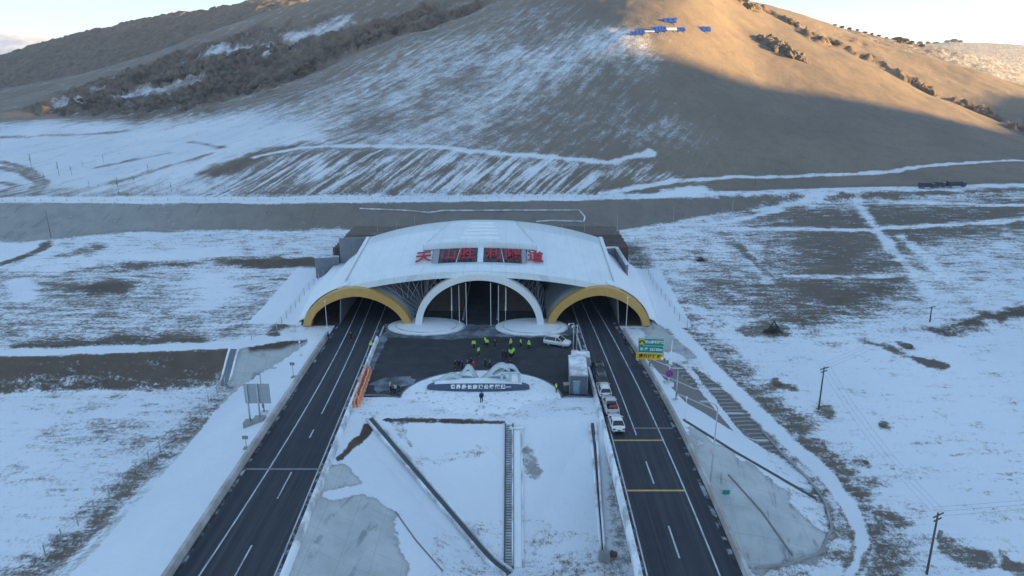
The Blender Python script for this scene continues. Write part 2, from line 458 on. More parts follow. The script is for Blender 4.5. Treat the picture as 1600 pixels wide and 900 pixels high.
plat = [(XLL(30) - .5, 20), (XLL(60) - .5, 60), (XLL(100) - .5, 100), (-35, 118), (-40, 124), (-41, 170), (27, 170), (27, 124), (XRR(115) + 1.2, 115), (XRR(100) + .6, 100), (XRR(RABUT_Y) + .6, RABUT_Y),
        (XRL(RABUT_Y), RABUT_Y), (XRL(RABUT_Y), FRONT_Y), (XLR(FRONT_Y) + .2, FRONT_Y), (XLR(60) + .2, 60), (XLR(30) + .2, 20)]
near = Yg < 180
dist = np.full(Z.shape, 1e3)
dist[near] = sdf_poly(X[near], Yg[near], plat)
slope = np.where(X > 15, 2.15, np.where(X < -33, 2.5, 1.95))
E = -0.12 - np.maximum(dist, 0) / slope
E = np.where(dist < 0, -0.14, E)
# thin snow kept between the plaza and the slope
strip = np.clip((PLAZA_Y + .1 - Yg) / 0.4, 0, 1) * np.clip((Yg - FRONT_Y + 0.2) / 0.6, 0, 1) * (X > -23) * (X < 12.4)
E = E + strip * (0.25 + 0.22 * fbm(X / 1.6, Yg / 1.6, 3))
inside = dist < 0
Zn = Z.copy()
Z = np.where(inside, E, np.maximum(Z, E))
# cut slopes beside the portal where natural ground stands above the platform
ramp = np.clip(dist / 3.0, 0, 1)
Z = np.where((~inside) & (Yg < 126), np.maximum(E, E + (np.maximum(Zn, E) - E) * ramp), Z)
# snow covered fill along both flanks of the portal roof
fillL = (0.4 + 2.9 * np.clip((Yg - 126) / 14, 0, 1)) - np.clip(-39.6 - X, 0, 50) / 1.6
fillR = (0.4 + 2.9 * np.clip((Yg - 126) / 14, 0, 1)) - np.clip(X - 26.2, 0, 50) / 1.6
pm = (Yg > 126) & (Yg < 159)
Z = np.where(pm & (X < -39.4), np.maximum(Z, fillL), Z)
Z = np.where(pm & (X > 26.0), np.maximum(Z, fillR), Z)
# the ground behind the head wall carries on over the tunnel

back = (Yg > 157) & (Yg < 180) & (X > -41) & (X < 27)
Z = np.where(back, np.maximum(np.maximum(Z, Zn), 6.8), Z)

uu_step = (u[1] - u[0])
def zat(x, y):
    j = (x / y - u[0]) / uu_step
    i = float(np.interp(y, Yr, np.arange(NR)))
    j0 = int(min(max(j, 0), NC - 2)); i0 = int(min(max(i, 0), NR - 2))
    fj, fi = min(max(j - j0, 0), 1), min(max(i - i0, 0), 1)
    return float((Z[i0, j0] * (1 - fj) + Z[i0, j0 + 1] * fj) * (1 - fi) + (Z[i0 + 1, j0] * (1 - fj) + Z[i0 + 1, j0 + 1] * fj) * fi)

def hit(px, py):
    """terrain point seen at a photo pixel"""
    w = P(px, py, 0.0) if ang(py) > 0.02 else PY(px, py, 100.0)
    uu = w.x / w.y
    j = min(max((uu - u[0]) / uu_step, 0), NC - 1.001)
    j0 = int(j); fj = j - j0
    c = Z[:, j0] * (1 - fj) + Z[:, j0 + 1] * fj
    g = c - (CAMH - Yr * math.tan(ang(py)))
    k = np.argmax(g >= 0)
    if g[k] < 0: k = int(np.argmax(g / Yr)); return Vector((uu * Yr[k], Yr[k], c[k]))
    if k == 0: k = 1
    t = -g[k - 1] / (g[k] - g[k - 1] + 1e-9)
    y = Yr[k - 1] + (Yr[k] - Yr[k - 1]) * t
    return Vector((uu * y, y, c[k - 1] + (c[k] - c[k - 1]) * t))

def hits(pts):
    return [tuple(hit(*p)[:2]) for p in pts]

# ------------------------------------------------------------------ what covers the ground (masks on the vertices, in world space)
cov = {k: np.zeros(Z.shape) for k in ('snow', 'soil', 'rock', 'conc', 'lattice', 'streak', 'rib')}
def sstep(a, b, x):
    t = np.clip((x - a) / (b - a + 1e-9), 0, 1); return t * t * (3 - 2 * t)
def put(name, m, val):
    cov[name] = cov[name] * (1 - m) + val * m
def poly(pts, soft=2.0, wob=0.0, ws=6.0, sel=None, **vals):
    if soft > 1.3: soft = soft * 1.6; wob = wob * 1.3
    w = hits(pts)
    xs = [p[0] for p in w]; ys = [p[1] for p in w]; pad = soft + 3 * wob
    s = (X > min(xs) - pad) & (X < max(xs) + pad) & (Yg > min(ys) - pad) & (Yg < max(ys) + pad)
    if sel is not None: s &= sel
    d = sdf_poly(X[s], Yg[s], w)
    if wob: d = d + fbm(X[s] / ws, Yg[s] / ws, 4) * 2 * wob
    m = np.zeros(Z.shape); m[s] = 1 - sstep(-soft / 2, soft / 2, d)
    for k, v in vals.items(): put(k, m, v)
def stroke(pts, w, soft=1.0, wob=0.0, ws=5.0, **vals):
    soft = soft * 1.6; wob = wob * 1.3; w = w * .8
    if vals.get('snow', 1) < .35: vals['snow'] = vals['snow'] + .14
    q = hits(pts)
    pad = w + soft + wob * 2
    xs = [p[0] for p in q]; ys = [p[1] for p in q]
    s = (X > min(xs) - pad) & (X < max(xs) + pad) & (Yg > min(ys) - pad) & (Yg < max(ys) + pad)
    px_, py_ = X[s], Yg[s]; d = np.full(px_.shape, 1e9)
    for (ax_, ay_), (bx_, by_) in zip(q[:-1], q[1:]):
        ex, ey = bx_ - ax_, by_ - ay_
        t = np.clip(((px_ - ax_) * ex + (py_ - ay_) * ey) / (ex * ex + ey * ey + 1e-9), 0, 1)
        d = np.minimum(d, np.hypot(px_ - ax_ - t * ex, py_ - ay_ - t * ey))
    d = d - w / 2
    if wob: d = d + fbm(px_ / ws, py_ / ws, 4) * 2 * wob
    m = np.zeros(Z.shape); m[s] = 1 - sstep(0, soft, d)
    for k, v in vals.items(): put(k, m, v)

# base covers
cov['snow'] = np.where(Yg < b_Y[None, :] - 2, 0.70, 0.30)
bandm = sstep(-1.0, 1.0, Yg - (LY[8][None, :])) * (1 - sstep(-1.5, 0.5, Yg - b_Y[None, :])) * (1 - sstep(.30, .42, np.repeat(u[None, :], NR, 0)))
put('snow', bandm, 0.16); put('soil', bandm, 0.15); put('conc', bandm, 0.12 + 0.35 * (1 - sstep(-.62, -.25, np.repeat(u[None, :], NR, 0))))
topm = sstep(-1.2, 0, Yg - b_Y[None, :]) * (1 - sstep(6, 9, Yg - b_Y[None, :]))
put('snow', topm, 0.85)
hillm = sstep(6, 12, Yg - b_Y[None, :])
U = np.repeat(u[None, :], NR, 0)
put('snow', hillm * sstep(.02, .18, U), 0.08)
beyondA = sstep(5, 25, Yg - aY[None, :])
put('snow', beyondA * (U < 0), 0.26); put('snow', beyondA * (U > 0.2), 0.16)
beyondB = sstep(20, 40, Yg - bY[None, :])
put('snow', beyondB * (U < 0), 0.12); put('rock', beyondB * (U < 0), 0.45)
put('rock', beyondB * (U > .2) * (Yg < 900) * (1 - sstep(.58, .68, U)), 0.55); put('snow', beyondB * (U > .2), 0.28 + .16 * sstep(.50, .62, U))
put('snow', (Yg > 1000) * (U < 0) * 1.0, 0.95); put('snow', (Yg > 1000) * (U > 0) * 1.0, 0.44)
put('rock', (Yg > 900) * 1.0, 0.0)
cov['streak'] = np.maximum(hillm, bandm * .4)

# mountain, left to right
poly([(-300, 305), (-300, 200), (0, 192), (195, 190), (300, 188), (400, 170), (520, 155), (590, 185), (520, 222), (380, 250), (330, 300)], 24, 6, 14, snow=0.86)
poly([(400, 165), (470, 140), (570, 100), (680, 60), (780, 15), (880, 10), (860, 90), (720, 150), (690, 215), (540, 222), (520, 170)], 20, 8, 18, snow=0.35)
stroke([(700, 222), (760, 180), (820, 140), (900, 95), (940, 72)], 14, 22, 9, 14, snow=0.62)
stroke([(500, 165), (600, 125), (700, 85)], 8, 22, 6, 14, snow=0.52)
stroke([(620, 160), (660, 130), (700, 105), (735, 95)], 5, 6, 4, 8, snow=0.58)
stroke([(770, 100), (810, 80)], 4, 6, 4, 8, snow=0.62)
poly([(860, 120), (960, 90), (1010, 130), (960, 220), (700, 232), (760, 190)], 26, 8, 14, snow=0.30)
stroke([(930, 185), (1010, 200), (1060, 205)], 5, 12, 4, 8, snow=0.36)
poly([(330, 302), (400, 265), (480, 238), (700, 238), (900, 250), (960, 258), (930, 300)], 8, 3, 6, snow=0.54, soil=0.25, rib=1.0)
poly([(960, 258), (1040, 262), (1100, 285), (940, 300)], 8, 3, 6, snow=0.33, soil=0.25, rib=.7)
poly([(310, 270), (390, 243), (470, 224), (470, 232), (380, 262), (330, 282)], 5, 3, 5, snow=0.14, soil=0.4)
# benches and tracks on the hill foot
stroke([(400, 245), (470, 231), (600, 228), (760, 238), (880, 247), (950, 254), (1000, 243), (1020, 238)], 1.0, 1.0, 0.7, 3, snow=0.88, rib=0)
stroke([(940, 303), (1000, 293), (1050, 284), (1150, 276), (1300, 273), (1390, 269), (1450, 259), (1600, 251), (1700, 248)], 1.1, 1.0, 0.6, 3, snow=0.88)
stroke([(1050, 300), (1100, 296)], 2, 2, 2, 3, snow=0.9)
stroke([(0, 262), (35, 268), (62, 284), (50, 298), (0, 308)], 2.0, 1.0, snow=0.25)
stroke([(0, 252), (45, 264), (72, 284), (55, 304)], 1.5, 1.0, snow=0.3)
stroke([(0, 285), (25, 290), (0, 300)], 1.5, 1.0, snow=0.3)
for a_, b_ in (((300, 222), (350, 230)), ((150, 262), (260, 240)), ((180, 285), (330, 240)), ((0, 215), (200, 205))):
    stroke([a_, b_], 0.7, 1.6, 1.2, 6, snow=0.45)
# rocks
rk = dict(rock=1.0, snow=0.12)
poly([(60, 168), (130, 140), (200, 112), (262, 92), (330, 74), (420, 55), (520, 30), (560, 25), (520, 70), (445, 112), (405, 142), (330, 170), (198, 186), (100, 178)], 14, 14, 16, snow=.22, rock=.75)
poly([(88, 172), (130, 150), (200, 122), (262, 108), (330, 92), (420, 78), (470, 72), (445, 105), (405, 138), (330, 165), (198, 180)], 10, 10, 16, **rk)
stroke([(120, 145), (200, 118), (300, 85), (420, 50)], 6, 8, 8, 10, rock=.9)
poly([(392, 148), (440, 112), (520, 68), (600, 28), (660, 0), (735, 0), (640, 38), (560, 78), (470, 122), (420, 146)], 8, 8, 14, **rk)
poly([(640, 40), (720, 15), (780, -5), (760, 8), (690, 42)], 5, 5, 8, **rk)
stroke([(200, 150), (290, 130), (300, 128)], 2, 5, 5, 6, rock=0.2, snow=0.62)
stroke([(330, 80), (420, 76)], 1.5, 4, 4, 6, rock=0.2, snow=0.66)
stroke([(90, 165), (160, 140)], 1.5, 4, 4, 6, snow=0.55)
stroke([(460, 58), (530, 38), (545, 30)], 2.5, 6, 6, 6, rock=0.1, snow=0.60)
poly([(200, 165), (270, 130), (305, 125), (280, 145), (220, 172)], 6, 5, 8, rock=0.0, snow=0.40)
for pts, w in ((((1150, 0), (1190, 15), (1240, 40), (1275, 62)), 5), (((1290, 62), (1345, 84), (1410, 122), (1460, 147)), 4), (((1500, 163), (1560, 188), (1600, 208)), 7)):
    stroke(list(pts), w, 5, 4, 8, rock=1.0, snow=0.05)
poly([(1290, 45), (1335, 60), (1390, 78), (1340, 72)], 8, 3, 8, rock=0.4)
# upper left terrace
poly([(-300, 385), (0, 380), (80, 376), (90, 382), (60, 392), (0, 410), (-300, 420)], 4, 1, 5, snow=0.98)
stroke([(-50, 418), (0, 412), (40, 400), (68, 388), (72, 380)], 1.6, 1.2, 0.5, 3, snow=0.15, soil=0.4)
poly([(110, 382), (300, 366), (520, 362), (530, 400), (380, 412), (120, 420)], 5, 3, 8, snow=0.66)
poly([(190, 400), (280, 392), (340, 388), (380, 405), (200, 412)], 5, 2, 8, snow=0.97)
stroke([(100, 398), (150, 388)], 1.0, 2, 1.5, 5, snow=0.3)
stroke([(120, 425), (240, 413), (350, 410), (420, 410)], 2.2, 3, 2, 6, snow=0.28, soil=0.3)
stroke([(370, 412), (440, 411), (500, 409)], 2.4, 1.5, 0.8, 4, snow=0.04, soil=0.7)
poly([(-200, 430), (60, 425), (280, 420), (500, 422), (440, 515), (380, 525), (0, 548), (-200, 550)], 6, 3, 9, snow=0.54)
poly([(300, 425), (360, 420), (370, 470), (310, 480)], 8, 3, 8, snow=0.85)
poly([(110, 452), (150, 443), (205, 441), (190, 455), (140, 460)], 3, 1.5, 4, snow=0.10, soil=0.7)
poly([(60, 440), (130, 430), (120, 455), (60, 458)], 8, 3, 6, snow=0.42)
stroke([(40, 542), (120, 537), (220, 532), (300, 529)], 1.6, 2.5, 1.5, 5, snow=0.16, soil=0.6)
stroke([(20, 440), (45, 465)], 0.8, 2, 1, 4, snow=0.9)
stroke([(-100, 555), (0, 551), (230, 545), (365, 538), (470, 522), (520, 515)], 1.4, 1.2, 0.4, 4, snow=0.99, soil=0)
# brown cut slope, concrete apron
poly([(-300, 559), (0, 556.5), (230, 550), (362, 543.5), (350, 603), (300, 607), (230, 610), (0, 613), (-300, 617)], 0.9, 0.4, 4, snow=0.18, soil=0.6)
poly([(372, 545), (420, 538), (482, 530), (490, 537), (430, 583), (385, 602), (355, 603)], 0.9, 0.3, 4, snow=0.12, soil=0.0, conc=0.85)
poly([(385, 541), (480, 528), (478, 534), (440, 546), (390, 549)], 0.9, 0.5, 3, conc=0.0, soil=1.0)
# lower left field
stroke([(362, 600), (300, 665), (220, 745), (130, 825), (40, 900)], 2.0, 3.4, 2.4, 3.0, snow=0.24, soil=0.15)
stroke([(372, 606), (310, 680), (238, 757), (168, 832), (100, 905)], 0.9, 0.5, 0.15, 3, snow=0.10, conc=0.8)
poly([(-200, 625), (330, 615), (260, 690), (100, 830), (-200, 900)], 10, 3, 8, snow=0.74)
stroke([(120, 665), (190, 680), (210, 690)], 2.5, 4, 3, 5, snow=0.58)
stroke([(385, 660), (300, 740), (180, 900)], 5, 6, 1, 8, snow=1.0)
stroke([(500, 520), (440, 560), (400, 610)], 5, 3, 0.5, 8, snow=1.0) if False else None
stroke([(520, 405), (480, 450), (445, 500), (425, 522)], 1.3, 1.0, 0.8, 3, snow=0.12, soil=0.4)
# right field
poly([(990, 372), (1100, 345), (1190, 345), (1180, 400), (1220, 440), (1080, 440)], 14, 6, 10, snow=0.60)
poly([(1160, 325), (1300, 312), (1650, 308), (1650, 376), (1520, 385), (1440, 410), (1420, 470), (1385, 490), (1290, 515), (1190, 490), (1150, 430), (1210, 400)], 24, 9, 14, snow=0.27, soil=0.2)
poly([(1060, 440), (1150, 425), (1200, 455), (1180, 480), (1080, 470)], 10, 4, 8, snow=0.42, soil=0.3)
poly([(1232, 495), (1270, 465), (1310, 445), (1392, 448), (1385, 470), (1345, 488), (1295, 512), (1245, 507)], 9, 5, 9, snow=0.10, soil=0.7)
poly([(1440, 400), (1650, 380), (1650, 470), (1440, 480), (1400, 470)], 20, 7, 12, snow=0.60)
poly([(1040, 525), (1300, 520), (1480, 485), (1650, 480), (1650, 900), (1420, 900), (1330, 730), (1130, 560)], 18, 6, 10, snow=0.80)
poly([(1455, 512), (1500, 497), (1545, 490), (1535, 508), (1480, 522)], 3, 2.5, 4, snow=0.12, soil=0.9)
poly([(1540, 492), (1600, 478), (1600, 492), (1560, 500)], 3, 2.5, 4, snow=0.15, soil=0.9)
stroke([(1355, 535), (1375, 540), (1420, 558), (1470, 571)], 0.5, 1.0, 0.9, 3, snow=0.2)
stroke([(1435, 562), (1472, 572)], 1.0, 0.8, 0.6, 3, snow=0.02, soil=0.3)
for pts, w in ((((1338, 312), (1360, 345), (1390, 385), (1430, 430), (1458, 475)), 1.8), (((1408, 370), (1450, 400), (1475, 435)), 1.4), (((1158, 385), (1180, 412), (1200, 440)), 1.2),
               (((1010, 365), (1130, 358), (1350, 359), (1460, 352), (1600, 342), (1700, 338)), 2.2), (((1140, 303), (1300, 299), (1450, 292), (1650, 289)), 2.0), (((1230, 432), (1390, 431)), 0.6),
               (((1380, 315), (1480, 318), (1650, 321)), 2.0), (((1180, 330), (1270, 308)), 1.2), (((1110, 352), (1220, 328)), 1.6), (((1265, 325), (1280, 308)), 1.2)):
    stroke(list(pts), w * .6, 1.2, 1.0, 3, snow=0.70, soil=0)
stroke([(985, 388), (1005, 440), (1045, 490), (1095, 535), (1150, 590), (1210, 640), (1260, 690), (1310, 750), (1352, 800), (1382, 855), (1372, 905)], 2.2, 3.4, 2.4, 2.5, snow=0.26, soil=0.35)
stroke([(1155, 385), (1200, 430)], 0.6, 1, 0.8, 3, snow=0.2)
for q in ((1205, 515, 3.0), (1170, 518, 1.6), (1215, 600, .9), (1235, 605, .5), (1290, 645, 1.1), (1345, 725, .6), (1380, 665, .5), (1500, 865, 1.8), (1530, 870, 1.4), (1580, 885, 1.0), (1095, 405, 1.0), (1415, 540, 1.0)):
    h = hit(q[0], q[1]); m = np.zeros(Z.shape); d = np.hypot(X - h.x, (Yg - h.y)) - q[2] + fbm(X / 1.3, Yg / 1.3, 3) * 2.2
    put('snow', 1 - sstep(-.4, 1.2, d), 0.34)
trk = [(1012, 450), (1057, 515), (1107, 570), (1166, 627), (1226, 686), (1287, 738), (1330, 796), (1347, 846), (1330, 893), (1300, 925)]
stroke(trk, 2.0, 0.5, 0.15, 3, snow=1.0, conc=0.0, soil=0, lattice=0)
stroke([(x_ - 13, y_ + 6) for x_, y_ in trk[3:]], 0.35, 0.4, 0.25, 2, snow=0.38)
stroke([(x_ + 17, y_ - 5) for x_, y_ in trk[2:]], 0.30, 0.4, 0.3, 2, snow=0.40)
poly([(1186, 660), (1226, 712), (1262, 745), (1296, 797), (1300, 836), (1276, 872), (1190, 892), (1240, 905), (1315, 880), (1330, 840), (1312, 790), (1270, 735)], 1.0, .6, 2, snow=0.56)
stroke([(1226, 714), (1262, 747), (1296, 797), (1301, 836), (1276, 871), (1180, 891)], .35, .4, .15, 2, snow=0.30)
# fills beside the carriageways
fillm = ((dist > -1) & (dist < 13) & (Yg < 126) & (Zn < E + .3)) * 1.0
put('snow', fillm, 1.0); put('soil', fillm, 0.0)
put('snow', (pm & ((X < -36) & (X > -50) | (X > 22) & (X < 34))) * 1.0, 0.97)
put('snow', back * 1.0, 0.22); put('soil', back * 1.0, 0.4)
put('snow', (inside & (Yg > 126)) * 1.0, 0.0); put('soil', (inside & (Yg > 126)) * 1.0, 1.0)
put('snow', strip * (X > -23), 0.74)
# front slope between the carriageways
poly([(512, 727), (541, 721), (556, 744), (572, 772), (598, 790), (612, 800), (616, 830), (628, 860), (640, 925), (640, 925), (440, 925), (470, 810)], 1.25, 1.1, 1.5, snow=0.08, conc=1.0)
stroke([(512, 774), (545, 768), (578, 763)], 0.7, 0.5, 0.4, 1.5, snow=1.0, conc=0)
poly([(522, 722), (546, 690), (571, 660), (584, 668), (560, 695), (538, 718)], 0.5, 0.3, 1.5, snow=0.05, soil=1.0, conc=0)
poly([(597, 653.5), (700, 655), (790, 658), (790, 663), (690, 660.5), (600, 660)], 0.4, 0.15, 1.5, snow=0.05, soil=1.0)
poly([(612, 664), (630, 664), (650, 695), (640, 710)], 1.2, 1.0, 1.5, snow=0.4, conc=0.7)
stroke([(645, 718), (690, 720), (735, 706), (760, 700)], 0.4, 0.8, .6, 1.5, snow=0.62)
stroke([(822, 705), (834, 740)], 0.9, 0.8, .5, 1.2, snow=0.40, conc=0.5)
poly([(820, 866), (930, 860), (930, 900), (820, 900)], 2.5, 1, 2, snow=0.66)
poly([(945, 700), (985, 740), (1000, 880), (950, 880)], 1.5, 1, 2, snow=0.55, conc=0.3, soil=0.2)
# right cone: concrete facing below, snow above, ribbed slopes behind
poly([(1068, 690), (1085, 703), (1110, 690), (1140, 704), (1185, 735), (1225, 765), (1245, 795), (1275, 830), (1292, 835), (1270, 868), (1180, 895), (1150, 895)], 1.28, 1.5, 1.8, snow=0.14, conc=1.0)
poly([(1075, 665), (1100, 675), (1112, 692), (1085, 704), (1070, 690)], 1.2, 0.8, 1.2, snow=0.25, conc=0.9)
poly([(1010, 560), (1033, 557), (1060, 570), (1076, 584), (1146, 674), (1104, 648), (1070, 628), (1042, 596)], 0.5, 0.2, 2, snow=0.0, lattice=1.0)
poly([(1080, 573), (1098, 583), (1122, 603), (1157, 639), (1193, 675), (1226, 714), (1166, 683), (1124, 631)], 0.5, 0.2, 2, snow=0.0, lattice=1.0)
poly([(1005, 512), (1030, 505), (1070, 540), (1092, 560), (1075, 560), (1050, 548), (1012, 545)], 0.8, 0.4, 2, snow=0.25, conc=0.8)

# rough relief where rocks break through
rg = np.abs(fbm(X / 12, Yg / 12, 5)) * 2 + np.abs(fbm(X / 4.5, Yg / 4.5, 3)) * 1.3 + (rng.random(Z.shape) - .5) * .16
Z = Z + cov['rock'] * (1.6 - rg * 4.0) * 2.6 * np.clip((Yg - 220) / 100, 0, 1) * np.where((U > .2) & (Yg > 540), .35, 1.0)
# lumps of grass and stones in the half covered ground
Z = Z + (fbm(X / 1.1, Yg / 1.1, 3) * 0.35) * np.clip(1 - np.abs(cov['snow'] - .35) * 2.2, 0, 1) * (Yg < 200) * (cov['conc'] < .2) * (cov['lattice'] < .1) * (~inside)

idx = np.arange(NR * NC).reshape(NR, NC)
quads = np.stack([idx[:-1, :-1], idx[:-1, 1:], idx[1:, 1:], idx[1:, :-1]], -1).reshape(-1, 4)
me = bpy.data.meshes.new('ground')
me.vertices.add(NR * NC)
me.vertices.foreach_set('co', np.stack([X, Yg, Z], -1).astype(np.float32).ravel())
me.loops.add(quads.size); me.loops.foreach_set('vertex_index', quads.astype(np.int32).ravel())
me.polygons.add(len(quads))
me.polygons.foreach_set('loop_start', (np.arange(len(quads)) * 4).astype(np.int32))
me.polygons.foreach_set('use_smooth', np.ones(len(quads), bool))
me.update(calc_edges=True)
for k, a in cov.items():
    at = me.attributes.new(k, 'FLOAT', 'POINT')
    at.data.foreach_set('value', a.astype(np.float32).ravel())

def ground_material():
    m = bpy.data.materials.new('snowy_ground'); m.use_nodes = True
    nt = m.node_tree; L = nt.links.new
    b = nt.nodes['Principled BSDF']; b.inputs['Specular IOR Level'].default_value = 0.15
    b.inputs['Roughness'].default_value = 0.85
    tc = _n(nt, 'ShaderNodeTexCoord')
    def noise(scale, detail=6, rough=0.6, sc=None, rot=0.0):
        v = tc.outputs['Object']
        if sc:
            mp = _n(nt, 'ShaderNodeMapping'); mp.inputs['Scale'].default_value = sc; mp.inputs['Rotation'].default_value = (0, 0, rot)
            L(v, mp.inputs['Vector']); v = mp.outputs['Vector']
        n = _n(nt, 'ShaderNodeTexNoise'); n.inputs['Scale'].default_value = scale; n.inputs['Detail'].default_value = detail
        n.inputs['Roughness'].default_value = rough; L(v, n.inputs['Vector']); return n.outputs['Fac']
    def attr(k):
        a = _n(nt, 'ShaderNodeAttribute'); a.attribute_name = k; return a.outputs['Fac']
    def math_(op, a, c_, clamp=False):
        n = _n(nt, 'ShaderNodeMath', operation=op); n.use_clamp = clamp
        for i, q in enumerate((a, c_)):
            if isinstance(q, (int, float)): n.inputs[i].default_value = q
            else: L(q, n.inputs[i])
        return n.outputs[0]
    def mix(f, a, c_):
        n = _n(nt, 'ShaderNodeMix', data_type='RGBA')
        if isinstance(f, (int, float)): n.inputs[0].default_value = f
        else: L(f, n.inputs[0])
        for i, q in ((6, a), (7, c_)):
            if isinstance(q, tuple): n.inputs[i].default_value = list(q) + [1]
            else: L(q, n.inputs[i])
        return n.outputs[2]
    def rng_(v, a, c_, lo=0.0, hi=1.0, smooth=True):
        n = _n(nt, 'ShaderNodeMapRange'); n.interpolation_type = 'SMOOTHSTEP' if smooth else 'LINEAR'
        n.inputs['From Min'].default_value = a; n.inputs['From Max'].default_value = c_
        n.inputs['To Min'].default_value = lo; n.inputs['To Max'].default_value = hi
        L(v, n.inputs['Value']); return n.outputs['Result']
    nf = noise(1.6, 7, 0.7); nm = noise(0.22, 7, 0.65); nl = noise(0.035, 5, 0.6)
    nv = noise(5.0, 4, 0.7)
    def stretched(long, short, angle, detail=5, rough=.65):
        mp = _n(nt, 'ShaderNodeMapping', vector_type='TEXTURE'); mp.inputs['Scale'].default_value = (long, short, 12); mp.inputs['Rotation'].default_value = (0, 0, angle)
        L(tc.outputs['Object'], mp.inputs['Vector'])
        n = _n(nt, 'ShaderNodeTexNoise'); n.inputs['Scale'].default_value = 1.0; n.inputs['Detail'].default_value = detail; n.inputs['Roughness'].default_value = rough
        L(mp.outputs['Vector'], n.inputs['Vector']); return n.outputs['Fac']
    st = stretched(17, 2.8, R(58), 8, .72)
    sr = stretched(22, 1.5, R(54), 4, .6)
    st2 = stretched(9, 1.2, R(80), 4, .6)
    hill = attr('streak')
    _sx = _n(nt, 'ShaderNodeSeparateXYZ'); L(tc.outputs['Object'], _sx.inputs[0])
    def sxy(k): return _sx.outputs[k]
    # bare ground
    grass = mix(rng_(nm, .35, .65), (0.185, 0.155, 0.130), (0.140, 0.122, 0.108))
    grass = mix(rng_(nf, .42, .7, 0, .55), grass, (0.085, 0.068, 0.056))
    grass = mix(rng_(nl, .40, .62, 0, .6), grass, (0.20, 0.165, 0.130))
    hg = mix(rng_(nl, .35, .65), (0.245, 0.200, 0.160), (0.205, 0.170, 0.140))
    hg = mix(rng_(nm, .45, .75, 0, .5), hg, (0.140, 0.118, 0.102))
    hg = mix(rng_(nf, .48, .72, 0, .6), hg, (0.115, 0.095, 0.08))
    base = mix(hill, grass, hg)
    soil = mix(rng_(nm, .35, .65), (0.108, 0.076, 0.058), (0.068, 0.054, 0.048))
    soil = mix(rng_(nf, .4, .75, 0, .6), soil, (0.135, 0.11, 0.09))
    base = mix(attr('soil'), base, soil)
    rock = mix(rng_(nm, .38, .62), (0.190, 0.138, 0.105), (0.080, 0.062, 0.052))
    rock = mix(rng_(nf, .5, .75, 0, .6), rock, (0.16, 0.13, 0.105))
    base = mix(attr('rock'), base, rock)
    conc = mix(rng_(nm, .35, .65), (0.52, 0.555, 0.57), (0.42, 0.45, 0.47))
    wet = math_('MULTIPLY', rng_(st2, .56, .66), rng_(nm, .42, .56))
    conc = mix(wet, conc, (0.27, 0.295, 0.32))
    jx = math_('FRACT', math_('MULTIPLY', sxy('X'), 0.33), 0); jy = math_('FRACT', math_('MULTIPLY', sxy('Y'), 0.29), 0)
    joint = math_('MAXIMUM', math_('LESS_THAN', jx, .022), math_('LESS_THAN', jy, .022))
    conc = mix(math_('MULTIPLY', joint, .45), conc, (0.29, 0.31, 0.33))
    base = mix(attr('conc'), base, conc)
    # ribbed slope: courses of stone along the contour
    sx = _n(nt, 'ShaderNodeSeparateXYZ'); L(tc.outputs['Object'], sx.inputs[0])
    zz = math_('ADD', sx.outputs['Z'], math_('MULTIPLY', nf, 0.06))
    fr = math_('FRACT', math_('MULTIPLY', zz, 5.0), 0)
    rib = rng_(fr, .60, .75)
    lat = mix(rib, (0.165, 0.145, 0.135), (0.29, 0.29, 0.30))
    yy = math_('FRACT', math_('MULTIPLY', sx.outputs['Y'], 0.17), 0)
    lat = mix(rng_(yy, .93, .95), lat, (0.55, 0.58, 0.62))
    base = mix(attr('lattice'), base, lat)
    # snow cover
    sv = noise(1.0, 6, 0.7, (0.16, 0.75, 0.3), R(4))
    inv = math_('SUBTRACT', 1.0, hill)
    s = math_('ADD', attr('snow'), math_('MULTIPLY', math_('SUBTRACT', nf, .5), 1.0))
    s = math_('ADD', s, math_('MULTIPLY', math_('SUBTRACT', nm, .5), .75))
    s = math_('ADD', s, math_('MULTIPLY', math_('SUBTRACT', nv, .5), .7))
    s = math_('ADD', s, math_('MULTIPLY', math_('MULTIPLY', math_('SUBTRACT', sv, .5), 1.0), inv))
    s = math_('ADD', s, math_('MULTIPLY', math_('MULTIPLY', math_('SUBTRACT', st, .5), 1.15), hill))
    s = math_('ADD', s, math_('MULTIPLY', math_('MULTIPLY', math_('SUBTRACT', sr, .5), 2.6), attr('rib')))
    cov_v = rng_(s, .34, .72)
    cov_h = rng_(s, .27, .84, 0, .90)
    mm = _n(nt, 'ShaderNodeMix', data_type='FLOAT'); L(hill, mm.inputs[0]); L(cov_v, mm.inputs[2]); L(cov_h, mm.inputs[3])
    cover = mm.outputs[0]
    snow = mix(rng_(nl, .35, .65), (0.76, 0.80, 0.86), (0.69, 0.745, 0.82))
    snow = mix(rng_(nf, .55, .8, 0, .18), snow, (0.55, 0.57, 0.60))
    out = mix(cover, base, snow)
    L(out, b.inputs['Base Color'])
    h = math_('ADD', math_('MULTIPLY', nf, 0.5), math_('MULTIPLY', nm, 1.2))
    bp = _n(nt, 'ShaderNodeBump'); bp.inputs['Strength'].default_value = 0.75; bp.inputs['Distance'].default_value = 0.4
    L(h, bp.inputs['Height']); L(bp.outputs['Normal'], b.inputs['Normal'])
    return m
M['ground'] = ground_material()
me.materials.append(M['ground'])
g = bpy.data.objects.new('ground', me); col.objects.link(g)
tag(g, 'snow streaked valley floor rising into bare brown mountains', 'ground', kind='structure')

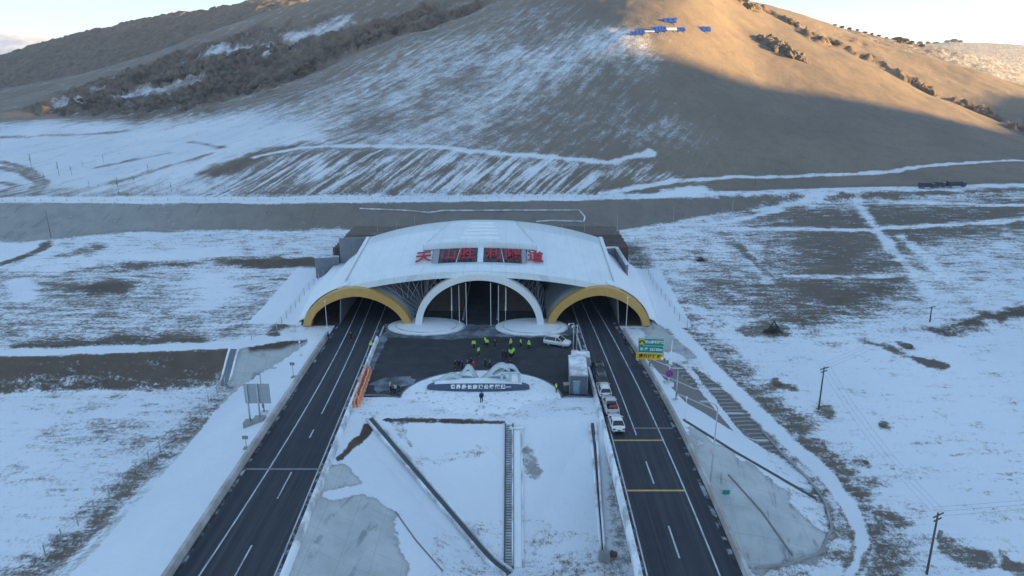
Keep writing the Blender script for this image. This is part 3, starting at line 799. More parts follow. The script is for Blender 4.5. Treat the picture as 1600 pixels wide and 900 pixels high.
# hillside beyond the right edge of the view: it keeps the valley in shade
SUN_AZ, SUN_EL = R(97), R(6.0)
sd = Vector((math.sin(SUN_AZ) * math.cos(SUN_EL), math.cos(SUN_AZ) * math.cos(SUN_EL), math.sin(SUN_EL)))
mb = MB(); rows = []
ys = np.linspace(-420, 470, 70)
for i, y in enumerate(ys):
    row = []
    end = 1 - max(0, (y - 400) / 70)
    for k, x in enumerate(np.linspace(430, 950, 30)):
        t = k / 29
        crest = 66 + 84 * (1 - min(1, max(0, (y - 185) / 85)) ** 2 * (3 - 2 * min(1, max(0, (y - 185) / 85)))) + 2.0 * math.sin(y / 61.0)
        prof = math.sin(min(1, t * 2.2) * math.pi / 2) ** 1.3 * (1 - max(0, t - .6) * .8)
        z = 2 + (crest - 2) * prof * max(0.05, end) + 2.5 * (float(fbm(np.array([x / 40]), np.array([y / 40]), 4)[0]))
        row.append((x, y, z if 0 < k < 29 and 0 < i < 69 else -30))
    rows.append(row)
mb.grid(rows)
tag(mb.build('hill', mk('hill_grass', (0.2, 0.16, 0.11), 0.9, 0.3, 0.05, tint=SNOW, tscale=0.03), smooth=True), kind='structure')

# ------------------------------------------------------------------ carriageways
def ribbon_mesh(fa, fb, y0, y1, z, step=3.0):
    m_ = MB(); k = max(2, int((y1 - y0) / step) + 1)
    rows = []
    for y in np.linspace(y0, y1, k):
        a, b = fa(y), fb(y)
        zz = z(y) if callable(z) else z
        rows.append([(a, y, zz), (b, y, zz)])
    return m_.grid(rows)

def slab(fa, fb, y0, y1, z0, z1, step=4.0):
    m_ = MB(); k = max(2, int((y1 - y0) / step) + 1); rows = []
    for y in np.linspace(y0, y1, k):
        a, b = fa(y), fb(y)
        rows.append([(a, y, z1), (b, y, z1), (b, y, z0), (a, y, z0)])
    n = len(rows)
    m_.grid(rows, closed=True)
    m_.f.append((3, 2, 1, 0)); m_.mi.append(0)
    o = (n - 1) * 4
    m_.f.append((o, o + 1, o + 2, o + 3)); m_.mi.append(0)
    return m_

END_Y = 156.0
rl = slab(XLL, XLR, 26, END_Y, -0.9, 0.0).build('road', M['asphalt']); tag(rl, kind='structure')
rr = slab(XRL, XRR, 26, END_Y, -0.9, 0.0).build('road', M['asphalt']); tag(rr, kind='structure')

# painted markings : one sheet per line colour and road
def marks(y0, y1, f, w, dash=None):
    m_ = MB()
    segs = [(y0, y1)] if not dash else [(y, min(y + dash[0], y1)) for y in np.arange(y0, y1, dash[0] + dash[1])]
    for a, b in segs:
        m_.add(*(lambda q: (q.v, q.f))(ribbon_mesh(lambda y: f(y) - w / 2, lambda y: f(y) + w / 2, a, b, 0.006)))
    return m_
def lane(fl, fr, t): return lambda y: fl(y) + (fr(y) - fl(y)) * t
def Lso(Y): d = min(Y, 140) - 90; return -29.70 + .002 * d - .0007 * d * d
def Lda(Y): d = min(Y, 140) - 90; return -27.0 - .016 * d - .0005 * d * d
def Rda(Y): d = min(Y, 140) - 90; return 16.53 - .0243 * d - .0004 * d * d
def Rso(Y): d = min(Y, 140) - 90; return 19.77 - .035 * d - .0006 * d * d
ml = marks(27, 155, Lso, 0.18)
q = marks(29, 86, Lda, 0.17, (5.5, 8.2)); ml.add(q.v, q.f)
q = marks(90.5, 155, Lda, 0.16); ml.add(q.v, q.f)
q = marks(27, 155, lambda y: XLR(y) - 0.95, 0.17); ml.add(q.v, q.f)
tag(ml.build('lane_marking', M['paint_white']), kind='structure')
mr_ = marks(27, 155, Rso, 0.18)
q = marks(33.5, 78, Rda, 0.17, (5.2, 8.0)); mr_.add(q.v, q.f)
q = marks(84.5, 155, Rda, 0.16); mr_.add(q.v, q.f)
q = marks(27, 155, lambda y: XRL(y) + 0.72, 0.17); mr_.add(q.v, q.f)
tag(mr_.build('lane_marking', M['paint_white']), kind='structure')
yb = MB()
for py, a, b in ((688, 970, 1028), (766.5, 984, 1064)):
    y = P(900, py).y
    q = ribbon_mesh(lambda yy: XRL(y) + .75, lambda yy: Rso(y) - .1, y - .17, y + .17, 0.012); yb.add(q.v, q.f)
tag(yb.build('rumble_marking', M['paint_yellow']), kind='structure')
jm = MB()
y = P(900, 669).y; q = ribbon_mesh(lambda yy: Rda(y) - .2, lambda yy: XRR(y) - .45, y - .14, y + .14, 0.014); jm.add(q.v, q.f)
y = P(440, 733).y; q = ribbon_mesh(lambda yy: XLL(y) + .4, lambda yy: XLR(y) - .4, y - .17, y + .17, 0.014); jm.add(q.v, q.f)
tag(jm.build('expansion_joint', M['joint_grey']), kind='structure')
# snow blown along the road edges
dust = MB()
for f0, f1, ya, yb2 in ((lambda y: XLR(y) - .80, lambda y: XLR(y) - .36, 27, 128), (lambda y: XRR(y) - .85, lambda y: XRR(y) - .36, 27, 128), (lambda y: XLL(y) + .40, lambda y: XLL(y) + .75, 27, 128), (lambda y: XRL(y) + .30, lambda y: XRL(y) + .55, 27, 128)):
    q = ribbon_mesh(f0, f1, ya, yb2, 0.018, 1.0); dust.add(q.v, q.f)
M['dusting'] = mk('dusting', (0.035, 0.037, 0.042), 0.85, 0.2, 0.8, tint=(0.45, 0.48, 0.53), tscale=0.6, tlo=.50, thi=.66)
tag(dust.build('snow_dusting', M['dusting']), kind='structure')

# parapets : a thing each
def parapet(fx, y0, y1, h, label, mat=M['concrete'], w=0.42):
    m_ = MB()
    k = max(2, int((y1 - y0) / 4) + 1); rows = []
    for y in np.linspace(y0, y1, k):
        x = fx(y)
        rows.append([(x - w / 2, y, -.7), (x + w / 2, y, -.7), (x + w / 2, y, .25), (x + w * .28, y, h), (x - w * .28, y, h), (x - w / 2, y, .25)])
    n = 6; m_.grid(rows, closed=True)
    m_.f.append((5, 4, 3, 2, 1, 0)); m_.mi.append(0)
    o = (len(rows) - 1) * n; m_.f.append(tuple(o + i for i in range(n))); m_.mi.append(0)
    return tag(m_.build('concrete_barrier', mat), label, 'barrier', 'concrete parapets along the carriageways')
M['barrier_tan'] = mk('barrier_tan', (0.36, 0.34, 0.32), 0.8, 0.15, 0.7, tint=(0.55, 0.57, 0.60), tscale=0.25, tlo=.5, thi=.7)
M['barrier_snow'] = mk('barrier_snow', (0.40, 0.41, 0.43), 0.8, 0.12, 0.7, tint=SNOW, tscale=0.3, tlo=.40, thi=.55)
parapet(lambda y: XLL(y) - .05, 26, 120, .85, 'long beige concrete parapet on the outer left edge of the left carriageway', M['barrier_tan'], .75)
parapet(lambda y: XLR(y) + .05, 26, 118, .85, 'snow topped parapet between the left carriageway and the snowy front slope', M['barrier_snow'], .6)
parapet(lambda y: XRL(y) - .05, 26, 112, .85, 'snow topped parapet beside the line of parked cars and the grey booth', M['barrier_snow'], .6)
parapet(lambda y: XRR(y) + .05, 26, 122, .85, 'pale concrete parapet on the outer right edge of the right carriageway below the green sign', M['barrier_tan'], .6)

# bridge pier and abutment of the right carriageway
m_ = MB()
for y in (66, 44):
    for x in (14.5, 20.5): m_.tube([(x, y, -11), (x, y, -1.7)], .6, 14)
    m_.box((17.5, y, -1.3), (9.2, 1.3, .9))
pw = MB()
p_ = empty('bridge_support', (17.5, 66, -9.8)); tag(p_, 'concrete columns and cross beams hidden below the right carriageway bridge', 'bridge support')
for y, nm in ((66, 0), (44, 1)):
    pass
for x, y in ((14.5, 66), (20.5, 66), (14.5, 44), (20.5, 44)):
    MB().tube([(x - 17.5, y - 66, -1.5), (x - 17.5, y - 66, 8.05)], .6, 14).build('column', M['concrete'], p_, smooth=True)
for y in (66, 44):
    MB().box((0, y - 66, 8.5), (9.2, 1.3, .9)).build('cross_beam', M['concrete'], p_)

# ------------------------------------------------------------------ plaza
pl = MB(); rows = []
for y in np.linspace(PLAZA_Y, END_Y, 16):
    a, b = XLR(y) + .36, XRL(y) - .36
    rows.append([(a + (b - a) * t, y, 0.02 + 0.0 * t) for t in np.linspace(0, 1, 8)])
pl.grid(rows)
plz = pl.build('plaza', M['plaza_asphalt']); tag(plz, kind='structure')
# pale packed snow and slush swept across the plaza in front of the arches
def blob_sheet(poly_px, z, name, mat, wob=.35):
    w = [P(a, b, z) for a, b in poly_px]
    n = len(w); out = []
    for i in range(n):
        a, b = w[i], w[(i + 1) % n]
        k = max(2, int((b - a).length / .8))
        for t in np.linspace(0, 1, k, endpoint=False):
            p = a.lerp(b, t); out.append((p.x + random.uniform(-wob, wob), p.y + random.uniform(-wob, wob), z))
    me_ = MB(); me_.add(out, [tuple(range(len(out)))])
    return me_.build(name, mat)
M['slush'] = mk('slush', (0.075, 0.085, 0.10), 0.8, 0.25, 0.9, tint=(0.26, 0.30, 0.36), tscale=0.35, tlo=.42, thi=.68)
tag(blob_sheet([(602, 506), (640, 505), (735, 507), (890, 507), (908, 515), (905, 522), (850, 528), (770, 526), (700, 531), (640, 529), (600, 527)], 0.032, 'slush', M['slush']), kind='structure')
tag(blob_sheet([(588, 528), (602, 520), (606, 528), (590, 560), (578, 590), (560, 617), (553, 617), (572, 575)], 0.036, 'slush', M['slush'], .15), kind='structure')
tag(blob_sheet([(578, 600), (600, 590), (640, 588), (650, 597), (620, 606), (590, 614)], 0.040, 'slush', M['slush'], .4), kind='structure')

# kerb along the snowy front of the plaza, curving round the monument garden
kp = [P(556, 618.5), P(600, 618.5), P(627, 618)]
cx, cy, rx, ry = -4.6, 95.4, 12.0, 9.6
arc = [Vector((cx - rx * math.cos(t), cy + ry * math.sin(t), 0)) for t in np.linspace(0, math.pi, 40)]
ke = [P(871, 618), P(890, 620), P(925, 622)]
m_ = MB().sweep([(p.x, p.y, -.05) for p in kp[:2]] + [(p.x, p.y, -.05) for p in arc] + [(p.x, p.y, -.05) for p in ke[1:]], .28, .22)
tag(m_.build('kerb', M['wall_grey']), 'dark kerb curving round the snowy monument garden at the front of the plaza', 'kerb')
# snow inside the garden
def mound(x, y):
    s_ = min(1, math.hypot((x - cx) / rx, (y - cy) / (7.4 if y < cy else ry)))
    return .42 * (1 - s_ ** 2.2)
rows = []
for k in range(17):
    s_ = 1 - k / 16
    row = []
    for t in np.linspace(0, 2 * math.pi, 72, endpoint=False):
        fr_ = math.sin(t) < 0
        x = cx - (rx - .16) * s_ * math.cos(t); y = cy + (7.4 if fr_ else ry - .16) * s_ * math.sin(t)
        edge = .16 if not fr_ else .16 - .55 * min(1, -math.sin(t) * 4)
        n_ = .16 * float(fbm(np.array([x / 2.0]), np.array([y / 2.0]), 4)[0])
        row.append((x, y, edge * s_ ** 3 + mound(x, y) + n_))
    rows.append(row)
tag(MB().grid(rows, closed=True).build('snow_bank', M['snow_trod'], smooth=True), kind='structure')

# oval snow islands at the arch feet
def island(px0, px1, py0, py1, label):
    a, b = P(px0, (py0 + py1) / 2), P(px1, (py0 + py1) / 2)
    y0, y1 = P(700, py1).y, P(700, py0).y
    c = Vector(((a.x + b.x) / 2, (y0 + y1) / 2, 0.02)); ax_, ay_ = (b.x - a.x) / 2, (y1 - y0) / 2
    root = empty('traffic_island', c)
    tag(root, label, 'traffic island', 'oval snow covered islands at the feet of the white arch')
    ts = np.linspace(0, 2 * math.pi, 56, endpoint=False)
    ring = lambda f, z: [(ax_ * f * math.cos(t), ay_ * f * math.sin(t), z) for t in ts]
    MB().grid([ring(1.0, 0), ring(1.0, .14), ring(.985, .18), ring(.955, .18), ring(.95, .1)], closed=True).build('kerb', M['concrete_snowy'], root)
    rows = [ring(.952, .14), ring(.93, .25), ring(.84, .28), ring(.80, .27)]
    m1_ = MB().grid(rows, closed=True); m1_.build('snow_rim', M['snow'], root, smooth=True)
    MB().grid([ring(.795, .20), ring(.80, .34), ring(.775, .36), ring(.77, .3)], closed=True).build('inner_kerb', M['concrete_snowy'], root)
    rows = [ring(.77, .30), ring(.7, .40), ring(.5, .46), ring(.25, .5), ring(.02, .5)]
    MB().grid(rows, closed=True).build('snow_top', M['snow'], root, smooth=True)
    return root, c
isl1, c1 = island(606, 727, 497, 525, 'oval snow island at the foot between the left yellow arch and the white arch')
isl2, c2 = island(774, 888, 498, 526, 'oval snow island at the foot between the white arch and the right yellow arch')

# ------------------------------------------------------------------ drainage of the front slope
def on_slope(pts, lift=0.0, n=24):
    q = [hit(*p) for p in pts]; out = []
    for a, b in zip(q[:-1], q[1:]):
        for t in np.linspace(0, 1, n):
            x, y = a.x + (b.x - a.x) * t, a.y + (b.y - a.y) * t
            out.append(Vector((x, y, zat(x, y) + lift)))
    return out
def offset(path, d):
    o = []
    for i, p in enumerate(path):
        t = path[min(i + 1, len(path) - 1)] - path[max(i - 1, 0)]; t.z = 0; t.normalize()
        o.append(p + Vector((t.y, -t.x, 0)) * d)
    return o
def smooth_path(path, n=3):
    for _ in range(n):
        path = [path[0]] + [(path[i - 1] + path[i] * 2 + path[i + 1]) / 4 for i in range(1, len(path) - 1)] + [path[-1]]
    return path
diag = smooth_path(on_slope([(578, 655), (795, 898)], 0.0, 40))
dr = empty('drainage_channel', diag[-1]); tag(dr, 'long dark open drain with pale kerbs running diagonally down the snowy front slope', 'drain')
loc = lambda path: [p - diag[-1] for p in path]
MB().sweep(loc([p + Vector((0, 0, .0)) for p in diag]), .75, .16).build('channel_bed', M['trough'], dr)
MB().sweep(loc(offset(diag, -.56)), .30, .42).build('kerb', M['concrete_snowy'], dr)
MB().sweep(loc(offset(diag, .56)), .30, .42).build('kerb', M['concrete_snowy'], dr)
# steps and slab beside them
top = hit(795, 664); bot = hit(795, 889)
st = empty('stairway', (bot.x, bot.y, bot.z)); tag(st, 'narrow flight of grey steps climbing straight up the snowy front slope', 'stairs')
ns = 58; trm = MB()
L_ = top.y - bot.y
for k in range(ns):
    y = L_ * (k + .5) / ns; z = zat(bot.x, bot.y + y) - bot.z
    trm.box((0, y, z + .06), (.86, L_ / ns * .62, .20))
trm.build('step_flight', M['step'], st)
sb = [Vector((0, L_ * t, zat(bot.x, bot.y + L_ * t) - bot.z - .02)) for t in np.linspace(0, 1, 24)]
for sx in (-.52, .52):
    MB().sweep([p + Vector((sx, 0, 0)) for p in sb], .16, .30).build('stringer', M['trough'], st)
MB().sweep(sb, .86, .07).build('bed', M['trough'], st)
t2, b2 = hit(809, 674), hit(809, 887)
pth = [Vector((b2.x, b2.y + (t2.y - b2.y) * t, zat(b2.x, b2.y + (t2.y - b2.y) * t))) for t in np.linspace(0, 1, 24)]
ch = empty('concrete_chute', pth[0]); tag(ch, 'wide snow filled concrete chute to the right of the stairway', 'chute')
MB().sweep([p - pth[0] for p in pth], 1.0, .16).build('chute_bed', M['snow'], ch)
for sx in (-.62, .62):
    MB().sweep([p - pth[0] + Vector((sx, 0, 0)) for p in pth], .18, .34).build('chute_wall', M['concrete_snowy'], ch)
MB().box((0, pth[-1].y - pth[0].y + .8, pth[-1].z - pth[0].z + .1), (2.1, 1.4, .7)).build('inlet_box', M['concrete_snowy'], ch, bevel=.05)
# pipe run beside the right carriageway
pp = [P(923, 660, -.1), hit(926, 700), hit(934, 760), hit(940, 820), hit(944, 868)]
for dx, lab in ((0, 'left'), (1, 'right')):
    pass
pa = smooth_path(on_slope([(921, 662), (931, 770), (939, 868)], .25, 20), 2)
pb = smooth_path(on_slope([(930, 662), (938, 770), (945, 868)], .25, 20), 2)
pr = empty('pipe_run', pa[-1]); tag(pr, 'pair of pale pipes running down the slope beside the right carriageway', 'pipes')
MB().tube([p - pa[-1] for p in pa], .17, 8).build('pipe', M['concrete_snowy'], pr, smooth=True)
MB().tube([p - pa[-1] for p in pb], .17, 8).build('pipe', M['concrete_snowy'], pr, smooth=True)
MB().sweep([(p + q_) / 2 - pa[-1] - Vector((0, 0, .28)) for p, q_ in zip(pa, pb)], .5, .14).build('pipe_bed', M['trough'], pr)
MB().box((.3, -.6, .1), (1.3, 1.1, .9)).build('manhole', M['concrete'], pr, bevel=.05)
# chute on the brown cut slope at the left
ca_ = on_slope([(366, 546), (350, 602)], .0, 16)
cr = empty('drainage_chute', ca_[-1]); tag(cr, 'pale concrete chute dropping down the brown cut slope', 'drain')
for d_ in (-.75, .75):
    MB().sweep([p - ca_[-1] for p in offset(ca_, d_)], .32, .32).build('chute_wall', M['concrete_snowy'], cr)
MB().sweep([p - ca_[-1] for p in ca_], 1.1, .1).build('chute_bed', M['wall_grey'], cr)
# kerb line across the right cone
ka = smooth_path(on_slope([(1068, 657), (1150, 708), (1275, 779)], .0, 24), 2)
kr = tag(MB().sweep(ka, .38, .2).build('slope_kerb', M['trough']), 'dark kerb line running down the snowy cone beside the right carriageway', 'kerb')
kb = smooth_path(on_slope([(1138, 742), (1190, 800), (1238, 868)], .0, 24), 2)
tag(MB().sweep(kb, .22, .12).build('slope_kerb', M['joint_grey']), 'thin grey joint line across the concrete faced cone', 'kerb')
kc = smooth_path(on_slope([(618, 800), (650, 845), (692, 893)], .0, 20), 2)
tag(MB().sweep(kc, .16, .10).build('slope_kerb', M['joint_grey']), 'thin dark line on the snow left of the diagonal drain', 'kerb')

toe = smooth_path(on_slope([(1192, 676), (1226, 714), (1262, 747), (1290, 787), (1300, 826), (1282, 866), (1230, 884), (1180, 889)], .0, 14), 4)
tag(MB().sweep(toe, .3, .22).build('slope_kerb', M['concrete']), 'curved kerb along the toe of the rounded snowy cone', 'kerb')

# ------------------------------------------------------------------ tunnel portal
XC = -6.4
port = empty('tunnel_portal', (XC, PORT_Y, 0))
tag(port, 'white shell roofed tunnel portal with one white and two yellow arches and red lettering', 'tunnel portal')
def pt(x, y, z): return (x - XC, y - PORT_Y, z)
FY, BY = 0.0, 29.4
HWL, HWR = 26.0, 26.0           # half widths of the shell
def zroof(t, v):
    """t across -1..1, v front 0 .. back 1"""
    a = abs(t)
    front = 6.9 + 3.55 * (1 - a ** 2.0)
    back_ = 9.6 + 4.0 * (1 - a ** 2.2)
    return front + (back_ - front) * (v ** .9)
def xroof(t, v):
    return (26.0 if t >= 0 else 25.6) * t
def ylip(t):
    return 0.0 + 1.0 * abs(t) ** 2
NT = 49
ts = np.linspace(-1, 1, NT)
def surf(v, dz=0.0, ts=ts):
    return [(xroof(t, v), ylip(t) * (1 - v) + BY * v, zroof(t, v) + dz) for t in ts]
win_v = (0.150, 0.275)          # band of the lettered windows
vs_ = [0, .02, .05, .1, win_v[0], .21, win_v[1], .35, .45, .6, .8, 1.0]
# the shell, leaving out the window band in the middle
m_ = MB(); rows = [surf(v) for v in vs_]
n = NT
base_ = [p for r_ in rows for p in r_]
fs = []
HOLE = .335
for i in range(len(vs_) - 1):
    for j in range(NT - 1):
        tm = (ts[j] + ts[j + 1]) / 2
        if win_v[0] <= vs_[i] < win_v[1] - 1e-6 and abs(tm) < HOLE: continue
        fs.append((i * n + j, i * n + j + 1, (i + 1) * n + j + 1, (i + 1) * n + j))
m_.add(base_, fs)
m_.build('roof_shell', M['white_cladding'], port, smooth=True, solid=.25)
# front fascia band and side edge beams
f_ = MB()
rows = [[(x, y - .18, z + .12) for x, y, z in surf(0)], [(x, y - .22, z - .95 - .0 * x) for x, y, z in surf(0)], [(x, y + .35, z - .95) for x, y, z in surf(0)], [(x, y + .35, z - .16) for x, y, z in surf(0)]]
f_.grid(rows)
f_.build('fascia', M['white_cladding'], port)
for sgn in (-1, 1):
    e_ = [(xroof(sgn, v) + sgn * .25, ylip(1) * (1 - v) + BY * v, zroof(1, v) - .35) for v in np.linspace(0, 1, 10)]
    MB().sweep(e_, .7, .7).build('edge_beam', M['white_steel'], port)
    wl = MB().grid([[(x - sgn * .1, y, z + .05) for x, y, z in e_], [(x + sgn * .5, y, -.3) for x, y, z in e_]])
    wl.build('side_wall', M['wall_grey'], port, solid=.2)
# raised centre roof with a visor above the lettering
def zr(t, v): return zroof(t, v) + 2.75 * (1 - v) ** 1.0 + .12
rt = np.linspace(-1, 1, 25)
vr = np.linspace(.315, 1.0, 9)
def half(v): return .435 + (.27 - .435) * (v - .315) / .685
rows = [[(xroof(h_ * half(v), v), BY * v + .9 * (abs(h_) ** 2) * (1 - v), zr(h_ * half(v), v)) for h_ in rt] for v in vr]
m_ = MB().grid(rows)
m_.build('raised_roof', M['white_cladding'], port, smooth=True, solid=.2)
fr0 = rows[0]
MB().grid([[(x, y - .05, z + .12) for x, y, z in fr0], [(x, y - .05, z - .95) for x, y, z in fr0], [(x, y + .4, z - .95) for x, y, z in fr0], [(x, y + .4, z - .12) for x, y, z in fr0]]).build('visor', M['white_cladding'], port)
for k in (0, -1):
    sd_ = [r_[k] for r_ in rows]
    hh = [half(v) * (-1 if k == 0 else 1) for v in vr]
    MB().grid([[(x, y, z - .05) for x, y, z in sd_], [(x, y, zroof(h_, v) - .2) for (x, y, z), h_, v in zip(sd_, hh, vr)]]).build('raised_roof_side', M['white_cladding'], port, solid=.12)
# louvered rooflight
lv = MB()
for v in (.44, .545, .65, .755, .865):
    hw_ = .150 - .055 * (v - .44) / .45
    a = [(xroof(h_ * hw_, v), BY * v, zr(h_ * hw_, v) + .05) for h_ in np.linspace(-1, 1, 7)]
    lv.sweep([Vector(p) for p in a], 1.25, .32)
lv.build('rooflight_louver', M['louver'], port)
# window band: inclined glazing, mullions, lettered panels
def band(t, s, out=0.0):
    """point on the inclined window plane: t across, s 0 bottom .. 1 top"""
    v = win_v[0] + (win_v[1] - win_v[0]) * s
    lo = Vector((xroof(t, 0), BY * win_v[0] + .15, zroof(t, win_v[0]) + .02)); hi = Vector((xroof(t, 0), BY * .31 + .15, zr(t, .315) - .85))
    return lo.lerp(hi, s) + Vector((0, -.55, .45)) * out
def quad(t0, t1, s0, s1, out, name, mat, thick=.06):
    k = 7
    m1_ = MB().grid([[band(t0 + (t1 - t0) * i / k, s0, out) for i in range(k + 1)], [band(t0 + (t1 - t0) * i / k, s1, out) for i in range(k + 1)]])
    return m1_.build(name, mat, port, solid=thick)
def tpx(px):  # photo column on the window band to t
    w_ = P(px, 400, 11.6); return (w_.x - XC) / 26.0
wins = [(tpx(686), tpx(746)), (tpx(756), tpx(814))]
for a, b in wins:
    wd = quad(a, b, .04, .97, .0, 'window', M['window_dark'])
    fm = MB()
    for k in range(1, 9):
        t = a + (b - a) * k / 9
        fm.tube([band(t, .05, .12), band(t, .96, .12)], .022, 4)
    for s in (.2, .4, .6, .8):
        fm.tube([band(a, s, .12), band((a + b) / 2, s, .12), band(b, s, .12)], .022, 4)
    fm.build('lattice', M['galv_dark'], wd)
    wd2 = MB(); wd2.tube([band((a + b) / 2 - .012 * (1 if a < 0 else -1), .02, .2), band((a + b) / 2 + .012 * (1 if a < 0 else -1), .98, .2)], .09, 5)
    wd2.build('mullion', M['white_steel'], wd)
quad(tpx(746.5), tpx(755.5), .0, 1.0, .08, 'centre_mullion', M['white_cladding'], .2)
quad(tpx(648), tpx(674), .0, .93, .05, 'lettering_panel', M['sign_panel_white'])
quad(tpx(675), tpx(685), .0, .95, .05, 'blank_panel', M['vault'])
quad(tpx(815), tpx(822), .0, .95, .05, 'blank_panel', M['vault'])
quad(tpx(824), tpx(849), .0, .93, .05, 'lettering_panel', M['sign_panel_white'])
for px, chh in ((661, '天'), (701, '山'), (729.5, '胜'), (772, '利'), (801, '隧'), (836.5, '道')):
    t = tpx(px)
    c = band(t, .47, .75)
    o = text_mesh(chh, 3.25, 'lettering', M['red_letter'], port, .06, .05)
    up = (band(t, 1) - band(t, 0)).normalized(); rt_ = (band(t + .02, .5) - band(t - .02, .5)).normalized()
    nrm = rt_.cross(up)
    o.matrix_local = Matrix(((rt_.x, up.x * 1.16, nrm.x, c.x), (rt_.y, up.y * 1.16, nrm.y, c.y), (rt_.z, up.z * 1.16, nrm.z, c.z), (0, 0, 0, 1)))

# arches: bands of constant depth on semi-elliptic curves
def arch(name, xc, a, h, wid, y0, y1, mat, mat_name=None, z0=0.0, topthin=1.0, power=2.0):
    n_ = 49; outer, inner = [], []
    for t in np.linspace(0, math.pi, n_):
        c_, s_ = math.cos(t), math.sin(t)
        outer.append((xc - a * math.copysign(abs(c_) ** (2 / power), c_), z0 + h * s_ ** (2 / power)))
        wv = wid
        inner.append((xc - (a - wv) * math.copysign(abs(c_) ** (2 / power), c_), z0 + (h - wv * topthin) * s_ ** (2 / power)))
    m1_ = MB()
    rows_ = [[pt(x, y0, z) for x, z in outer], [pt(x, y1, z) for x, z in outer], [pt(x, y1, z) for x, z in inner], [pt(x, y0, z) for x, z in inner]]
    m1_.grid(rows_ + [rows_[0]])
    return m1_.build(name, mat, port)
WA = dict(xc=-6.1, a=12.1, h=10.3)
arch('white_arch', WA['xc'], WA['a'], WA['h'], 1.25, PORT_Y - .9, PORT_Y + 1.0, M['white_steel'], topthin=.95)
YL = dict(xc=-29.1, a=10.2, h=7.55)
YR_ = dict(xc=16.3, a=9.7, h=7.75)
for q in (YL, YR_):
    arch('yellow_arch', q['xc'], q['a'], q['h'], 1.45, PORT_Y - .6, PORT_Y + .9, M['yellow_arch'], topthin=1.15, power=1.75)
    v_ = MB()
    rows_ = []
    for y in np.linspace(PORT_Y + .9, PORT_Y + 29.5, 8):
        rows_.append([pt(q['xc'] - (q['a'] - .25) * math.copysign(abs(math.cos(t)) ** (2 / 1.75), math.cos(t)), y, (q['h'] - .25) * math.sin(t) ** (2 / 1.75)) for t in np.linspace(0, math.pi, 41)])
    v_.grid(rows_); v_.build('vault', [M['vault']], port, smooth=True, solid=.3)
# snow lying on the outer flanks of the two side vaults
for q, sgn, xe in ((YL, -1, -40.3), (YR_, 1, 27.0)):
    rows_ = []
    for y in np.linspace(PORT_Y + 1.0, PORT_Y + 30.0, 14):
        ft_ = .45 + 2.9 * min(1, max(0, (y - 126) / 14))
        ww = [pt(xe + sgn * 1.2, y, ft_ - 1.3), pt(xe, y, ft_)]
        s0_ = min(.97, max(.02, (ft_ + .3) / (q['h'] + .22))) ** (1.75 / 2)
        for t in np.linspace(math.asin(s0_), 1.38, 14):
            x = q['xc'] + sgn * (q['a'] + .25) * math.cos(t) ** (2 / 1.75); z = (q['h'] + .22) * math.sin(t) ** (2 / 1.75)
            ww.append(pt(x, y, z))
        rows_.append(ww)
    MB().grid(rows_).build('flank_snow', M['snow'], port, smooth=True, solid=.15)
# space frame between the arches, left and right of the white arch
def bar(m1_, a, b, r=.07): m1_.tube([a, b], r, 5)
for side in (-1, 1):
    fl = MB()
    nb = 9
    for k in range(nb):
        f = k / (nb - 1)
        # bars hanging from the roof lip and sweeping down to the island
        xt = (-28.0 + 14.5 * f) if side < 0 else (15.0 - 13.0 * f)
        t = (xt - XC) / 26.0
        topz = zroof(t, .05) - 1.1
        xb = (-19.8 + 1.9 * f) if side < 0 else (7.9 - 2.2 * f)
        zb = .9 + 4.6 * f
        if side < 0:
            bar(fl, pt(xt, PORT_Y + 1.6, topz), pt(xb + 1.3, PORT_Y + 3.4, zb), .055)
        # bars on the flank of the white arch
        xa = WA['xc'] + side * (WA['a'] - .4) * math.cos(.12 + .95 * f); za = (WA['h'] - .3) * math.sin(.12 + .95 * f)
        xd = WA['xc'] + side * (WA['a'] + 1.1 - 3.6 * f); zd = min(2.5 + 5.6 * f + 1.6, 9.3)
        bar(fl, pt(xa, PORT_Y + .9, za), pt(xd, PORT_Y + 6.5, zd), .06)
        xd2 = WA['xc'] + side * (WA['a'] + 1.1 - 3.6 * min(1, f + .25)); zd2 = min(2.5 + 5.6 * min(1, f + .25) + 1.6, 9.3)
        bar(fl, pt(xa, PORT_Y + .9, za), pt(xd2, PORT_Y + 6.5, zd2), .05)
    if side < 0:
        for k in range(6):
            f = k / 5
            bar(fl, pt(-26.5 + 9.0 * f, PORT_Y + 1.7, 8.3 - .2 * f), pt(-22.5 + 3.2 * f, PORT_Y + 2.6, 4.4 + .1 * f), .045)
    fl.build('space_frame', M['galv'], port)
# floor-to-roof dark partition between the bores and the far end of the hall
for x in (-17.6, 5.4):
    MB().box((x - XC, 21.6, 4.3), (.5, 16, 8.6)).build('inner_wall', M['dark_wall'], port)
ew = MB(); ew.box((0, 29.6, 4.6), (51.5, .3, 9.6)); ew.build('end_wall', M['dark_wall'], port)
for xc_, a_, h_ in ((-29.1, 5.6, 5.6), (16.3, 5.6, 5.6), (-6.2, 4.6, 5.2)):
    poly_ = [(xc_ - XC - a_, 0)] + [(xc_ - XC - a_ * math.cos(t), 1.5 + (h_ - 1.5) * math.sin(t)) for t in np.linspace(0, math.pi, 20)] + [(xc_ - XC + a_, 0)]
    MB().xz(poly_, 29.2, 29.44).build('bore_shade_plate', M['black'], port)  # solid black plate on the end wall, painting the darkness of a tunnel mouth
